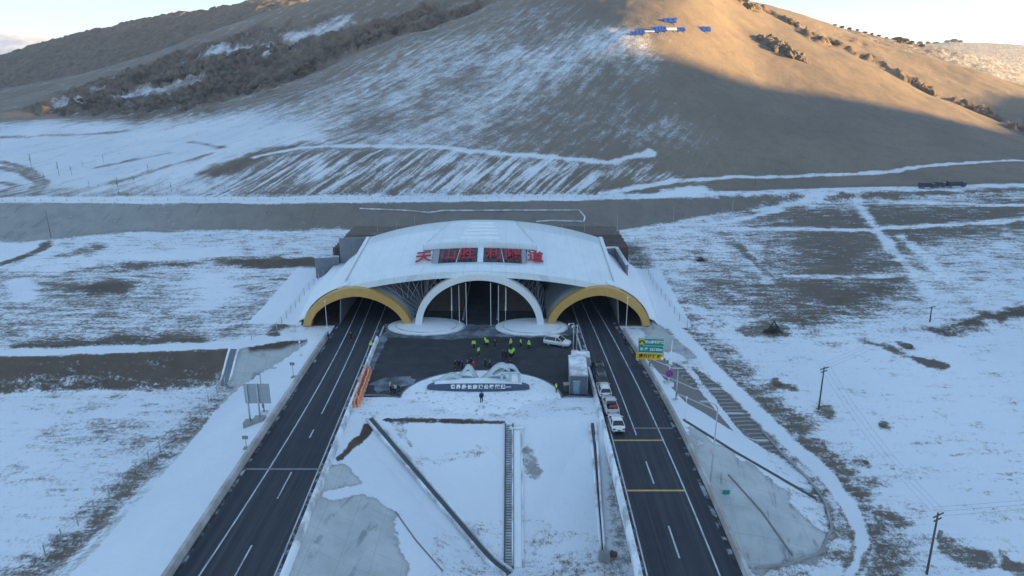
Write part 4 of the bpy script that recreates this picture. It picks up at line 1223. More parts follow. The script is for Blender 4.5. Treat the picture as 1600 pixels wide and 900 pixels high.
# brown lower walls and edge kerbs inside the centre arch
for x0, x1 in ((-16.8, -9.6), (-2.6, 4.6)):
    m_ = MB(); m_.grid([[pt(x0 + (x1 - x0) * i / 6, PORT_Y + 8 + .6 * i * (0), .05 + 0 * i) for i in range(7)], [pt(x0 + (x1 - x0) * i / 6, PORT_Y + 17, 3.4) for i in range(7)]])
    m_.build('earth_bank', M['soil_wall'], port, solid=.2)
for x in (-9.4, -2.8):
    MB().box((x - XC, 15, .22), (.35, 25, .4)).build('inner_kerb', M['concrete'], port)
# slim white posts and lamp masts standing inside the centre arch
def slim(px, py0, py1, Y, name, label, r=.07, lamp=False):
    b_ = PY(px, py1, Y); t_ = PY(px, py0, Y)
    zz = max(zat(b_.x, Y), 0.02)
    root = empty(name, (b_.x, Y, zz)); tag(root, label, 'post', 'slim posts inside the white arch')
    MB().tube([(0, 0, 0), (0, 0, t_.z - zz)], r, 6).build('shaft', M['white_steel'], root)
    MB().box((0, 0, .06), (.4, .4, .12)).build('base_plate', M['concrete'], root)
    if lamp:
        MB().tube([(0, 0, (t_.z - zz) * .30), (.06, -.1, (t_.z - zz) * .6), (.12, -.2, (t_.z - zz) * .97)], .16, 8, r2=.05).build('lamp_column', M['white_steel'], root)
slim(706, 448, 493, PORT_Y + 2.5, 'post', 'tapered white lamp column left of the centre road inside the white arch', .05, True)
slim(790, 448, 492, PORT_Y + 2.5, 'post', 'tapered white lamp column right of the centre road inside the white arch', .05, True)
slim(718, 446, 500, PORT_Y + .4, 'post', 'slim white post left of the centre road under the white arch', .06)
slim(729, 442, 503, PORT_Y - .4, 'post', 'slim white post at the left edge of the centre road', .06)
slim(767, 442, 503, PORT_Y - .4, 'post', 'slim white post at the right edge of the centre road', .06)
slim(779, 446, 500, PORT_Y + .4, 'post', 'slim white post right of the centre road under the white arch', .06)

# ------------------------------------------------------------------ head wall and wing walls
hw = empty('retaining_wall', (XC, PORT_Y + 30.4, 0)); tag(hw, 'long grey concrete head wall with curved top rising behind the white portal roof', 'retaining wall', 'grey retaining walls around the portal')
rows_ = []
tops = []
for px, py in ((530, 374), (560, 373.5), (587, 371), (620, 361), (655, 354), (693, 348.5), (740, 345.5), (790, 348.5), (830, 354), (862, 361), (892, 370), (915, 374), (944, 375)):
    tops.append(PY(px, py, PORT_Y + 30.4))
sm = []
for i in range(len(tops) - 1):
    for t in np.linspace(0, 1, 4, endpoint=False): sm.append(tops[i].lerp(tops[i + 1], t))
sm.append(tops[-1])
lo_ = [Vector((p.x - XC, 0, -.5)) for p in sm]; hi_ = [Vector((p.x - XC, 0, p.z)) for p in sm]
MB().grid([[p + Vector((0, -.3, 0)) for p in lo_], [p + Vector((0, -.3, 0)) for p in hi_], [p + Vector((0, .3, 0)) for p in hi_], [p + Vector((0, .3, 0)) for p in lo_]]).build('wall_panel', M['wall_grey'], hw)
MB().sweep([p + Vector((0, 0, .005)) for p in hi_], .9, .28).build('coping', M['wall_grey'], hw)
def wall(px0, py0, px1, py1, Y0, Y1, label, zb=-.5, th=.5, coping=True):
    a, b = PY(px0, py0, Y0), PY(px1, py1, Y1)
    root = empty('retaining_wall', (a.x, a.y, 0)); tag(root, label, 'retaining wall', 'grey retaining walls around the portal')
    d = b - a; dh = Vector((d.x, d.y, 0)).normalized(); nn = Vector((dh.y, -dh.x, 0)) * th / 2
    A0 = Vector((0, 0, 0)); B0 = Vector((d.x, d.y, 0))
    def c(p, z, s): q = p + nn * s; return (q.x, q.y, z)
    MB().add([c(A0, zb, 1), c(B0, zb, 1), c(B0, b.z, 1), c(A0, a.z, 1), c(A0, zb, -1), c(B0, zb, -1), c(B0, b.z, -1), c(A0, a.z, -1)],
             [(0, 1, 2, 3), (7, 6, 5, 4), (3, 2, 6, 7), (0, 3, 7, 4), (1, 5, 6, 2), (0, 4, 5, 1)]).build('wall_panel', M['wall_grey'], root)
    if coping:
        MB().sweep([Vector((0, 0, a.z + .005)), Vector((d.x, d.y, b.z + .005))], th + .25, .22).build('coping', M['concrete_snowy'], root)
    return root
wall(492, 403, 529, 401, PORT_Y + 26.5, PORT_Y + 29.5, 'low grey wing wall stepping out left of the head wall')
wall(923, 389, 962, 387, PORT_Y + 27.5, PORT_Y + 28.5, 'grey retaining wall facing the road right of the portal roof')
wall(963, 387, 980, 414, PORT_Y + 28.5, PORT_Y + 19.0, 'snow capped side wall turning forward at the right of the portal')

# ------------------------------------------------------------------ monument
mo = P(745, 615.5)
mon = empty('monument', (mo.x, mo.y, .38)); tag(mon, 'long dark slate plinth with white lettering under a pale mountain shaped ribbon sculpture', 'monument')
xl, xr = P(668, 607).x - mo.x, P(827, 604).x - mo.x
# plinth: lens shaped in plan, sloping front face
rows_ = []
tsx = np.linspace(-1, 1, 41)
def lens(t): return max(0, 1 - abs(t) ** 2.2)
plx = lambda t: (xl + xr) / 2 + (xr - xl) / 2 * t
fb = [(plx(t), -.1 - 1.0 * lens(t) + .9, .10) for t in tsx]
ft = [(plx(t), .55 - .75 * lens(t) + .9, .16 + 0.80 * lens(t) ** .6) for t in tsx]
bt = [(plx(t), 1.0 + .8 * lens(t) + .9, .16 + 0.80 * lens(t) ** .6) for t in tsx]
bb = [(plx(t), 1.1 + 1.1 * lens(t) + .9, .10) for t in tsx]
MB().grid([fb, ft, bt, bb, fb]).build('plinth', M['slate'], mon)
ft2 = [(x, y + .12, z + .03) for x, y, z in ft[3:-3]]; bt2 = [(x, y - .05, z + .03) for x, y, z in bt[3:-3]]
MB().grid([ft2, bt2]).build('snow_cover', M['snow'], mon, solid=.08)
ins = '世界最长高速公路隧道'
for k, chh in enumerate(ins):
    px = 709 + (786 - 709) * k / (len(ins) - 1)
    x = P(px, 607).x - mo.x
    t = (x - (xl + xr) / 2) / ((xr - xl) / 2)
    i = (t + 1) / 2 * 40; i0 = int(i); f = i - i0
    a = Vector(fb[i0]).lerp(Vector(fb[i0 + 1]), f); b = Vector(ft[i0]).lerp(Vector(ft[i0 + 1]), f)
    o = text_mesh(chh, .70, 'inscription', M['letter_white'], mon, .03, .035)
    up = (b - a).normalized(); rt_ = Vector((1, 0, 0)); nrm = rt_.cross(up).normalized()
    c = a.lerp(b, .55) + nrm * .05
    o.matrix_local = Matrix(((1, up.x, nrm.x, c.x), (0, up.y, nrm.y, c.y), (0, up.z, nrm.z, c.z), (0, 0, 0, 1)))
dash = P(794, 606.5).x - mo.x
MB().box((dash, .05, .75), (.9, .06, .09)).build('inscription_rule', M['letter_white'], mon)
# ribbons: profile in the X-Z plane swept with depth
YS = mo.y + 2.9
def prof(pts, n=8):
    q = [PY(px, py, YS) for px, py in pts]; out = []
    for i in range(len(q) - 1):
        p0 = q[max(i - 1, 0)]; p1 = q[i]; p2 = q[i + 1]; p3 = q[min(i + 2, len(q) - 1)]
        for t in np.linspace(0, 1, n, endpoint=False):
            out.append(.5 * ((2 * p1) + (-p0 + p2) * t + (2 * p0 - 5 * p1 + 4 * p2 - p3) * t * t + (-p0 + 3 * p1 - 3 * p2 + p3) * t ** 3))
    out.append(q[-1]); return [p - mon.location for p in out]
def ribbon(pts, y0, depth, name='ribbon', th=.26):
    depth = depth * 1.35
    p = prof(pts)
    return MB().grid([[(v.x, v.y + y0 + depth * s, v.z) for v in p] for s in (0, .5, 1)]).build(name, M['ribbon'], mon, smooth=True, solid=th)
ribbon([(675, 598.5), (685, 596), (695, 590), (704, 585.5), (712, 587), (722, 592), (733, 597), (742, 599.5)], -.6, .9)
ribbon([(682, 601.5), (700, 597), (716, 593), (724, 585), (730, 577.5), (736, 581), (742, 591), (748, 599.5)], .2, 1.2)
ribbon([(745, 599), (752, 596), (760, 590), (768, 582), (776, 575.5), (784, 573), (791, 575.5), (796, 580)], -.3, 1.3)
ribbon([(770, 587), (782, 582), (790, 577.5), (797, 576), (804, 579), (809, 586), (811.5, 593), (812, 600)], .3, 1.0)
ribbon([(690, 601), (710, 597.5), (730, 595), (746, 600), (762, 596.5), (790, 594)], .9, .5, 'lower_ribbon', .3)
# square portal frames at the right end
def frame(px0, px1, py0, py1, y, nm):
    a, b = PY(px0, py1, YS - 1.2) - mon.location, PY(px1, py0, YS - 1.2) - mon.location
    m1_ = MB()
    for p0, p1 in (((a.x, a.z), (a.x, b.z)), ((a.x, b.z), (b.x, b.z)), ((b.x, b.z), (b.x, a.z))):
        m1_.sweep([Vector((p0[0], y, p0[1])), Vector((p1[0], y, p1[1]))], .34, .22, up=Vector((0, 1, 0)))
    return m1_.build(nm, M['ribbon'], mon)
frame(784, 797, 585, 600, 1.9, 'portal_frame'); frame(797.5, 812, 583.5, 601, 1.7, 'portal_frame')
wp_ = PY(804.5, 592, YS - 1.3) - mon.location
MB().box((wp_.x, 1.55, wp_.z), (.95, .10, .95)).build('white_panel', M['letter_white'], mon)

# ------------------------------------------------------------------ booth
bo = P(903.5, 617)
bt_ = empty('booth', (bo.x, bo.y, .02), R(-3)); tag(bt_, 'grey container booth with snowy flat roof beside the right parapet', 'booth')
MB().box((0, 3.8, 1.5), (2.7, 7.4, 3.0)).build('cabin', M['booth'], bt_, bevel=.04)
MB().box((0, 3.8, 3.10), (2.85, 7.55, .16)).build('roof', M['galv'], bt_, bevel=.02)
MB().box((0, 3.8, 3.24), (2.6, 7.2, .12)).build('roof_snow', M['concrete_snowy'], bt_, bevel=.05)
d_ = MB().box((-.3, .07, 1.1), (.95, .06, 2.1)).build('door', M['booth_window'], bt_)
MB().box((.1, .02, 1.05), (.06, .08, .22)).build('handle', M['black'], d_)
MB().box((-.3, .06, 2.2), (1.1, .07, .1)).build('door_head', M['galv'], bt_)
for yy in (2.2, 5.4):
    w_ = MB().box((-1.37, yy, 1.7), (.06, 1.3, .9)).build('window', M['booth_window'], bt_)
    MB().box((-1.40, yy, 1.7), (.05, .06, .9)).build('window_bar', M['galv'], w_)
for x in (-1.3, 1.3):
    MB().box((x, .05, 1.5), (.12, .14, 3.0)).build('corner_post', M['galv_dark'], bt_)
gb = P(903, 569)
eq = empty('equipment_box', (P(903, 560).x, 106.2, .02), R(-3)); tag(eq, 'white topped equipment cabinet standing behind the grey booth', 'cabinet')
MB().box((0, 0, 1.2), (2.9, 2.4, 2.3)).build('housing', M['galv'], eq, bevel=.05)
MB().box((.1, -.1, 2.55), (1.5, 1.1, .4)).build('snowy_lid', M['snow'], eq, bevel=.12)
MB().box((0, 0, 2.39), (3.0, 2.5, .09)).build('top_plate', M['concrete_snowy'], eq)
mb_ = P(885, 612)
pal = empty('pallet_stack', (mb_.x + .1, mb_.y, .03)); tag(pal, 'stack of brown boards leaning by the left side of the grey booth', 'boards')
MB().box((0, .3, .55), (1.0, .9, 1.1), .1).build('board_stack', M['wood_pole'], pal, bevel=.03)
MB().box((0, .3, 1.14), (1.1, 1.0, .08), .1).build('top_board', M['barrier_tan'], pal)
mast = P(895, 551)
def mast_pole(px, py, z, h, label, name='mast', r=.06, mat='white_steel', extra=None, x=None, cat='pole', group=None):
    b_ = P(px, py, z); zz = zat(b_.x, b_.y) if x is None else x
    root = empty(name, (b_.x, b_.y, zz)); tag(root, label, cat, group)
    MB().tube([(0, 0, -.1), (0, 0, h)], r, 7, r2=r * .7).build('shaft', M[mat], root, smooth=True)
    MB().box((0, 0, .08), (.55, .55, .2)).build('footing', M['concrete_snowy'], root, bevel=.03)
    if extra: extra(root)
    return root
def cam_head(h):
    def f(root):
        MB().tube([(0, 0, h - .15), (-.9, -.1, h - .05)], .035, 5).build('bracket', M['white_steel'], root)
        MB().box((-.85, -.12, h - .2), (.22, .4, .2)).build('camera_housing', M['white_steel'], root)
    return f
mast_pole(895.5, 549, 0, 5.2, 'slim white camera mast behind the grey booth left of its twin', 'camera_mast', .06, extra=cam_head(5.2), x=.02, group='masts behind the booth')
mast_pole(901, 549, 0, 4.8, 'slim white camera mast behind the grey booth right of its twin', 'camera_mast', .06, extra=cam_head(4.8), x=.02, group='masts behind the booth')

# ------------------------------------------------------------------ road signs
sp = P(1015, 577, -.4)
sg = empty('road_sign', (sp.x, sp.y, zat(sp.x, sp.y)), R(-6)); tag(sg, 'green and yellow road sign on a single post beside the right carriageway', 'road sign')
zs = sg.location.z
pb_ = PY(997, 561.5, sp.y).z - zs; ptp = PY(997, 528.5, sp.y).z - zs; W_ = (PY(1037, 545, sp.y) - PY(997, 545, sp.y)).x
xo = PY(1017, 545, sp.y).x - sp.x
MB().tube([(0, .25, -.3), (0, .25, ptp - .2)], .16, 10).build('post', M['galv'], sg, smooth=True)
MB().box((0, .2, .05), (1.3, 1.0, .4)).build('footing', M['concrete_snowy'], sg, bevel=.04)
for z in (pb_ + .7, pb_ + 2.2):
    MB().box((xo, .12, z), (W_ * .8, .08, .14)).build('rail', M['galv'], sg)
hy = pb_ + (ptp - pb_) * .30
gp = MB().box((xo, 0, (hy + ptp) / 2), (W_, .08, ptp - hy)).build('green_panel', M['sign_green'], sg)
m1_ = MB()
gw, gh, gz = W_ - .12, ptp - hy - .12, (hy + ptp) / 2
for dx, dz, sx, sz in ((0, gh / 2, gw, .05), (0, -gh / 2, gw, .05), (-gw / 2, 0, .05, gh), (gw / 2, 0, .05, gh), (.35, .0, gw - .8, .04)):
    m1_.box((xo + dx, -.055, gz + dz), (sx, .03, sz))
m1_.build('border', M['letter_white'], gp)
yp = MB().box((xo - .08, -.02, (pb_ + hy) / 2 - .02), (W_ + .3, .08, hy - pb_)).build('yellow_panel', M['sign_yellow'], sg)
# tunnel symbol on a yellow patch
sy = MB().box((xo - W_ * .36, -.06, gz + gh * .27), (W_ * .19, .04, gh * .40)).build('symbol_patch', M['sign_yellow'], gp)
sx0, sz0, sr = xo - W_ * .36, gz + gh * .16, gh * .17
poly_ = [(sx0 - sr, sz0)] + [(sx0 - sr * math.cos(t), sz0 + sr * .4 + sr * .9 * math.sin(t)) for t in np.linspace(0, math.pi, 14)] + [(sx0 + sr, sz0), (sx0 + sr * .55, sz0)] + [(sx0 + sr * .5 * math.cos(t), sz0 + sr * .35 + sr * .5 * math.sin(t)) for t in np.linspace(0, math.pi, 10)] + [(sx0 - sr * .55, sz0)]
MB().xz(poly_, -.11, -.085).build('tunnel_symbol', M['sign_black'], sy)
def sign_text(body, x, z, size, mat, parent, y=-.065, bold=.02):
    o = text_mesh(body, size, 'lettering', M[mat], parent, .012, bold)
    o.matrix_local = Matrix.Translation((x, y, z)) @ Matrix.Rotation(R(90), 4, 'X')
    return o
sign_text('天山胜利隧道', xo + W_ * .13, gz + gh * .26, W_ * .128, 'letter_white', gp)
sign_text('长 度', xo - W_ * .27, gz - gh * .26, W_ * .14, 'letter_white', gp)
sign_text('22130m', xo + W_ * .20, gz - gh * .26, W_ * .15, 'letter_white', gp)
sign_text('请开灯行驶', xo - .08, (pb_ + hy) / 2 - .02, W_ * .18, 'sign_black', yp)
# round prohibition sign with its tall mast
b_ = P(1044, 603, -1.2)
rs = empty('mast_sign', (b_.x, b_.y, zat(b_.x, b_.y))); tag(rs, 'tall white mast with a round blue sign and a crossbar by the right carriageway', 'sign mast')
zt = PY(1047, 532, b_.y).z - rs.location.z; zd = PY(1045, 583, b_.y).z - rs.location.z; zc = PY(1045, 559, b_.y).z - rs.location.z
MB().tube([(0, 0, -.2), (.15, 0, zt)], .10, 8, r2=.06).build('shaft', M['white_steel'], rs, smooth=True)
MB().box((0, 0, .15), (1.5, 1.2, .6)).build('footing', M['concrete_snowy'], rs, bevel=.05)
MB().tube([(-1.4, 0, zc), (.5, 0, zc)], .05, 6).build('crossbar', M['white_steel'], rs)
MB().box((-1.3, 0, zc - .15), (.25, .5, .25)).build('camera_housing', M['white_steel'], rs)
MB().box((.1, -.05, zc - .9), (.5, .4, .7)).build('control_box', M['white_steel'], rs, bevel=.03)
disc = [(.0 + .62 * math.cos(t), zd + .62 * math.sin(t)) for t in np.linspace(0, 2 * math.pi, 28, endpoint=False)]
dd = MB().xz(disc, -.22, -.16).build('sign_disc', M['sign_blue'], rs)
ring = MB()
for i in range(28):
    t0, t1 = 2 * math.pi * i / 28, 2 * math.pi * (i + 1) / 28
    ring.add([(r_ * math.cos(t), -.226, zd + r_ * math.sin(t)) for t, r_ in ((t0, .62), (t1, .62), (t1, .52), (t0, .52))], [(0, 1, 2, 3)])
ring.build('red_ring', M['sign_red'], dd)
for s_ in (1, -1):
    MB().tube([(-.38 * s_, -.23, zd - .38), (.38 * s_, -.23, zd + .38)], .045, 5).build('red_stroke', M['sign_red'], dd)
# large sign seen from behind on the left
b1 = P(392, 660, -1.2); b2_ = P(412, 652, -1.0)
bs = empty('road_sign', (b1.x, b1.y, zat(b1.x, b1.y))); tag(bs, 'large grey road sign seen from the back on two posts at the left embankment', 'road sign')
zz = bs.location.z
x2 = b2_.x - b1.x
sz1 = PY(400, 600, b1.y).z - zz; sz0_ = PY(400, 630.5, b1.y).z - zz; sxa = PY(381.5, 615, b1.y).x - b1.x; sxb = PY(421.5, 615, b1.y).x - b1.x
for x, nm in ((0, 0), (x2, 1)):
    zb_ = zat(b1.x + x, b1.y) - zz
    MB().tube([(x, -.12, zb_ - .3), (x, -.12, sz1)], .13, 8).build('post', M['galv'], bs, smooth=True)
    MB().box((x - .1, -.2, zb_ + .1), (1.5, 1.3, .9)).build('footing', M['concrete'], bs, bevel=.04)
pn = MB().box(((sxa + sxb) / 2, .08, (sz0_ + sz1) / 2), (sxb - sxa, .06, sz1 - sz0_)).build('panel', M['vault'], bs)
pn.data.materials[0] = mk('sign_back', (0.33, 0.38, 0.43), 0.5, 0.06, 1.0, metal=.2)
for k in range(5):
    z = sz0_ + (sz1 - sz0_) * (k + .5) / 5
    MB().box(((sxa + sxb) / 2, .02, z), (sxb - sxa - .1, .05, .07)).build('stiffener', M['galv'], pn)
# thin pole with small green plates on the right cone
b_ = P(1122, 780, -.9)
def plates(root):
    MB().box((.05, -.09, 1.5), (.85, .05, .75)).build('green_plate', M['sign_green'], root)
    MB().box((.0, -.125, 1.55), (.5, .02, .3)).build('plate_mark', M['letter_white'], root)
h_ = 5.9
mast_pole(1122, 780, -.9, h_, 'thin white pole with a small green plate standing on the right cone', 'plate_pole', .09, extra=plates)
b_ = hit(1134, 775)
gs = empty('ground_plate', (b_.x, b_.y, b_.z)); tag(gs, 'small green plate on a short stake lying by the cone below the lamp post', 'plate')
MB().box((0, 0, .55), (.9, .06, .6)).build('green_plate', M['sign_green'], gs); MB().tube([(0, .06, -.2), (0, .06, .5)], .05, 6).build('stake', M['galv'], gs)

# ------------------------------------------------------------------ lamp posts
def lamp(px, py, zg, py_top, arm, label, r=.12):
    b_ = P(px, py, zg); zz = zat(b_.x, b_.y); h = PY(px, py_top, b_.y).z - zz
    root = empty('street_lamp', (b_.x, b_.y, zz)); tag(root, label, 'street lamp', 'tall street lamps along the carriageways')
    MB().tube([(0, 0, -.2), (0, 0, h - 1.0), ], r, 8, r2=r * .62).build('shaft', M['galv'], root, smooth=True)
    s_ = 1 if arm > 0 else -1
    c_ = [(0, 0, h - 1.05)] + [(s_ * (1 - math.cos(t)) * .9, 0, h - 1.05 + math.sin(t) * 1.0) for t in np.linspace(.2, 1.4, 6)] + [(arm, 0, h + .12)]
    MB().tube(c_, r * .6, 7, r2=r * .45).build('arm', M['galv'], root, smooth=True)
    MB().box((arm + s_ * .35, 0, h + .12), (1.0, .34, .14)).build('lamp_head', M['galv'], root, bevel=.04)
    MB().box((0, 0, .1), (.8, .8, .4)).build('footing', M['concrete_snowy'], root, bevel=.03)
    MB().box((0, -.16, 1.3), (.28, .1, .6)).build('access_door', M['galv_dark'], root)
    return root
lamp(413, 645, -.8, 576, 1.6, 'curved arm street lamp standing behind the large grey sign at the left')
lamp(1110, 755, -.6, 629, -1.3, 'tallest street lamp rising from the snowy cone beside the right carriageway')
lamp(1056, 624, -.5, 571, -1.1, 'short curved street lamp just right of the round blue sign')
# slender white poles
P_ = [(1070, 657, -.6, 620, 'thin white pole on the roadside snow where the cone begins', .07),
      (978, 517, 0, 464, 'thin white mast in front of the right yellow arch', .07),
      (511, 510, 0, 470, 'thin white mast in front of the left yellow arch', .07),
      (470, 555, -.6, 533, 'short white pole above the concrete apron left of the road', .07)]
for px, py, z, pt_, lab, r in P_:
    b_ = P(px, py, z); zz = zat(b_.x, b_.y)
    root = empty('pole', (b_.x, b_.y, zz)); tag(root, lab, 'pole', 'slender white poles along the carriageways')
    h = PY(px, pt_, b_.y).z - zz
    MB().tube([(0, 0, -.2), (0, 0, h)], r, 6, r2=r * .7).build('shaft', M['white_steel'], root)
    MB().box((0, 0, .08), (.5, .5, .22)).build('footing', M['concrete_snowy'], root)
    MB().box((0, -.05, h - .1), (.25, .35, .2)).build('head_box', M['white_steel'], root)
for px, py, z, lab in ((459, 592, -.7, 'small marker post on the snow left of the left carriageway'), (386, 706, -.9, 'small marker post nearest the camera on the left roadside snow')):
    b_ = P(px, py, z); zz = zat(b_.x, b_.y); root = empty('marker_post', (b_.x, b_.y, zz)); tag(root, lab, 'marker post', 'marker posts on the left embankment')
    h = 1.9 if py > 650 else 2.6
    MB().tube([(0, 0, -.2), (0, 0, h)], .06, 6).build('shaft', M['galv'], root)
    MB().box((0, -.06, h - .25), (.75, .06, .5)).build('panel', M['galv_dark'], root)
    MB().box((0, 0, .05), (.7, .6, .25)).build('footing', M['concrete'], root)

# ------------------------------------------------------------------ utility poles and wires
upoles = []
def upole(px0, py0, px1, py1, label, arms=2):
    b_ = hit(px0, py0); t_ = PY(px1, py1, b_.y)
    root = empty('utility_pole', b_); tag(root, label, 'utility pole', 'wooden power line poles on the right snowfield')
    tp = t_ - b_
    MB().tube([Vector((0, 0, -.4)), tp], .15, 8, r2=.10).build('shaft', M['wood_pole'], root, smooth=True)
    for k in range(arms):
        z = .97 - .07 * k
        c = tp * z
        MB().box((c.x, c.y - .12, c.z), (1.9 - .5 * k, .12, .13), R(28)).build('crossarm', M['wood_pole'], root)
    for s_ in (-.8, 0, .8):
        c = tp * .985 + Vector((s_ * math.cos(R(28)), s_ * math.sin(R(28)) - .12, .15))
        MB().tube([c, c + Vector((0, 0, .22))], .05, 6).build('insulator', M['white_steel'], root)
    upoles.append(b_ + tp * .985)
    return root
pA = upole(1279, 640, 1288, 573, 'dark wooden pole in the middle of the right snowfield')
pB = upole(1448, 897, 1466, 801, 'nearest wooden pole at the bottom right with double crossarms')
MB().tube([(.6, .1, 5.0), (.65, .1, 5.9)], .26, 9).build('transformer', M['galv_dark'], pB, smooth=True)
pC = upole(1453, 503, 1456, 479, 'small distant pole beside the brown patch on the right snowfield', 1)
def wires(a, b, label, sag=1.2):
    root = empty('power_line', a); tag(root, label, 'power line', 'power lines over the right snowfield')
    d = b - a; side = Vector((d.y, -d.x, 0)).normalized()
    for s_ in (-.8, 0, .8):
        MB().tube([d * t + side * s_ + Vector((0, 0, .3 - sag * 4 * t * (1 - t))) for t in np.linspace(0, 1, 24)], .014, 4).build('wire', M['wire'], root)
wires(upoles[0], upoles[1], 'thin wires sagging between the middle pole and the nearest pole')
wires(upoles[1], upoles[1] + Vector((70, 6, 6)), 'thin wires running from the nearest pole out of view to the right')
wires(upoles[0], upoles[2], 'thin wires between the middle pole and the small distant pole')
# thin poles far off along the embankment
for k, (px, py, pt_) in enumerate(((964, 362, 333), (1052, 346, 323), (1144, 330, 312), (1222, 318, 303), (913, 362, 348), (878, 360, 348), (846, 357, 344), (80, 372, 330), (648, 350, 338), (590, 362, 348), (620, 356, 344), (1180, 288, 271))):
    b_ = hit(px, py); h = PY(px, pt_, b_.y).z - b_.z
    names = ['thin pale pole on the dark embankment just right of the portal', 'thin pole where the dark embankment meets the right snowfield', 'thin pole on the right part of the dark embankment', 'rightmost thin pole along the top track',
             'short stake above the right shoulder of the head wall', 'short stake behind the right curve of the head wall', 'short stake nearest the crown of the head wall on the right', 'dark pole standing alone on the far left embankment',
             'short stake nearest the crown of the head wall on the left', 'short stake above the left shoulder of the head wall', 'short stake behind the left curve of the head wall', 'dark pole on the foot of the sunlit mountain']
    root = empty('pole', b_); tag(root, names[k], 'pole', 'thin poles along the far embankment')
    MB().tube([(0, 0, -.3), (0, 0, max(h, 1.2))], .085, 5, r2=.05).build('shaft', M['wood_pole'] if k in (7, 11) else M['galv'], root)
    MB().box((0, 0, max(h, 1.2) - .2), (.9 if h > 3 else .3, .1, .1)).build('crossarm', M['galv_dark'], root)

# bare saplings and stakes on the snowy fan at the left
sap_px = [(49, 262, 240), (112, 274, 258), (140, 293, 281), (162, 255, 242), (185, 302, 276), (210, 288, 275), (232, 270, 255), (268, 300, 284), (92, 275, 252), (70, 285, 268), (130, 262, 250), (352, 302, 290)]
def sapling(h):
    root = empty('bare_sapling')
    MB().tube([(0, 0, -.3), (.05, 0, h * .5), (0, .05, h)], .025, 5, r2=.01).build('trunk', M['twig'], root)
    m1_ = MB()
    for k in range(9):
        z = h * random.uniform(.35, .95); a = random.uniform(0, 6.28); l = h * random.uniform(.10, .24)
        m1_.tube([(0, 0, z), (math.cos(a) * l * .5, math.sin(a) * l * .5, z + l * .6), (math.cos(a) * l * .7, math.sin(a) * l * .7, z + l * 1.1)], .012, 3, r2=.006)
    m1_.build('twigs', M['twig'], root)
    return root
slabels = ['bare sapling highest up the snowy fan at far left', 'bare sapling in the row near the left winding track', 'short bare sapling right of the winding track', 'small bare sapling high on the snowy fan', 'tallest bare sapling on the snowy fan above the dark embankment',
           'bare sapling in the middle of the snowy fan', 'bare sapling at the right of the upper group on the fan', 'bare sapling closest to the embankment edge', 'bare sapling beside the upper bend of the track', 'bare sapling at the lower bend of the track', 'low bare sapling between the upper ones', 'lone bare sapling farthest right on the snowy fan']
proto = sapling(1.0)
for k, (px, py, pt_) in enumerate(sap_px):
    o = proto if k == 0 else copy_tree(proto)
    b_ = hit(px, py); o.location = b_; h = max(1.2, PY(px, pt_, b_.y).z - b_.z)
    o.scale = (h * .7, h * .7, h); o.rotation_euler = (0, 0, k * 1.7)
    tag(o, slabels[k], 'sapling', 'bare saplings on the snowy fan')

# heap of branches on the right snowfield, small debris
def heap(px, py, r, h, n_, label, name='brush_heap'):
    b_ = hit(px, py); root = empty(name, b_); tag(root, label, 'brush heap')
    m1_ = MB()
    for k in range(n_):
        a = random.uniform(0, 6.28); rr = r * random.uniform(.1, 1)
        a2 = a + random.uniform(1.2, 3.4)
        m1_.tube([(rr * math.cos(a), rr * math.sin(a) * .8, random.uniform(0, .2)), (r * .5 * math.cos(a2), r * .4 * math.sin(a2), random.uniform(.3, 1) * h)], random.uniform(.04, .09), 4, r2=.03)
    m1_.build('branches', M['brush'], root)
    m2 = MB()
    for k in range(4):
        a = k * 1.57 + .4
        m2.tube([(r * .8 * math.cos(a), r * .8 * math.sin(a), 0), (0, 0, h * 1.25)], .07, 5)
    m2.build('frame_poles', M['brush'], root)
heap(1208, 520, 1.9, 1.9, 34, 'dark heap of branches piled on the right snowfield')
heap(1095, 408, 1.4, .9, 16, 'small dark heap of brush right of the portal walls')
for px, py, s_, lab in ((1215, 600, .7, 'pair of dark stones on the snow left of the middle pole'), (1240, 607, .45, 'small dark stone left of the middle pole'), (1352, 722, .4, 'lone dark stone in the middle of the right snowfield'), (1378, 664, .5, 'dark stone upslope on the right snowfield'),
                        (958, 866, .55, 'dark boulder beside the lower end of the pipes'), (1418, 541, .9, 'dark stone above the long dark streak on the right snowfield')):
    b_ = hit(px, py); m1_ = bmesh.new(); bmesh.ops.create_icosphere(m1_, subdivisions=2, radius=s_)
    for v in m1_.verts: v.co *= 1 + .35 * (random.random() - .5); v.co.z *= .6
    me_ = bpy.data.meshes.new('stone'); m1_.to_mesh(me_); m1_.free(); me_.materials.append(M['rockm'])
    o = bpy.data.objects.new('stone', me_); col.objects.link(o); o.location = b_; tag(o, lab, 'stone', 'dark stones on the snow')

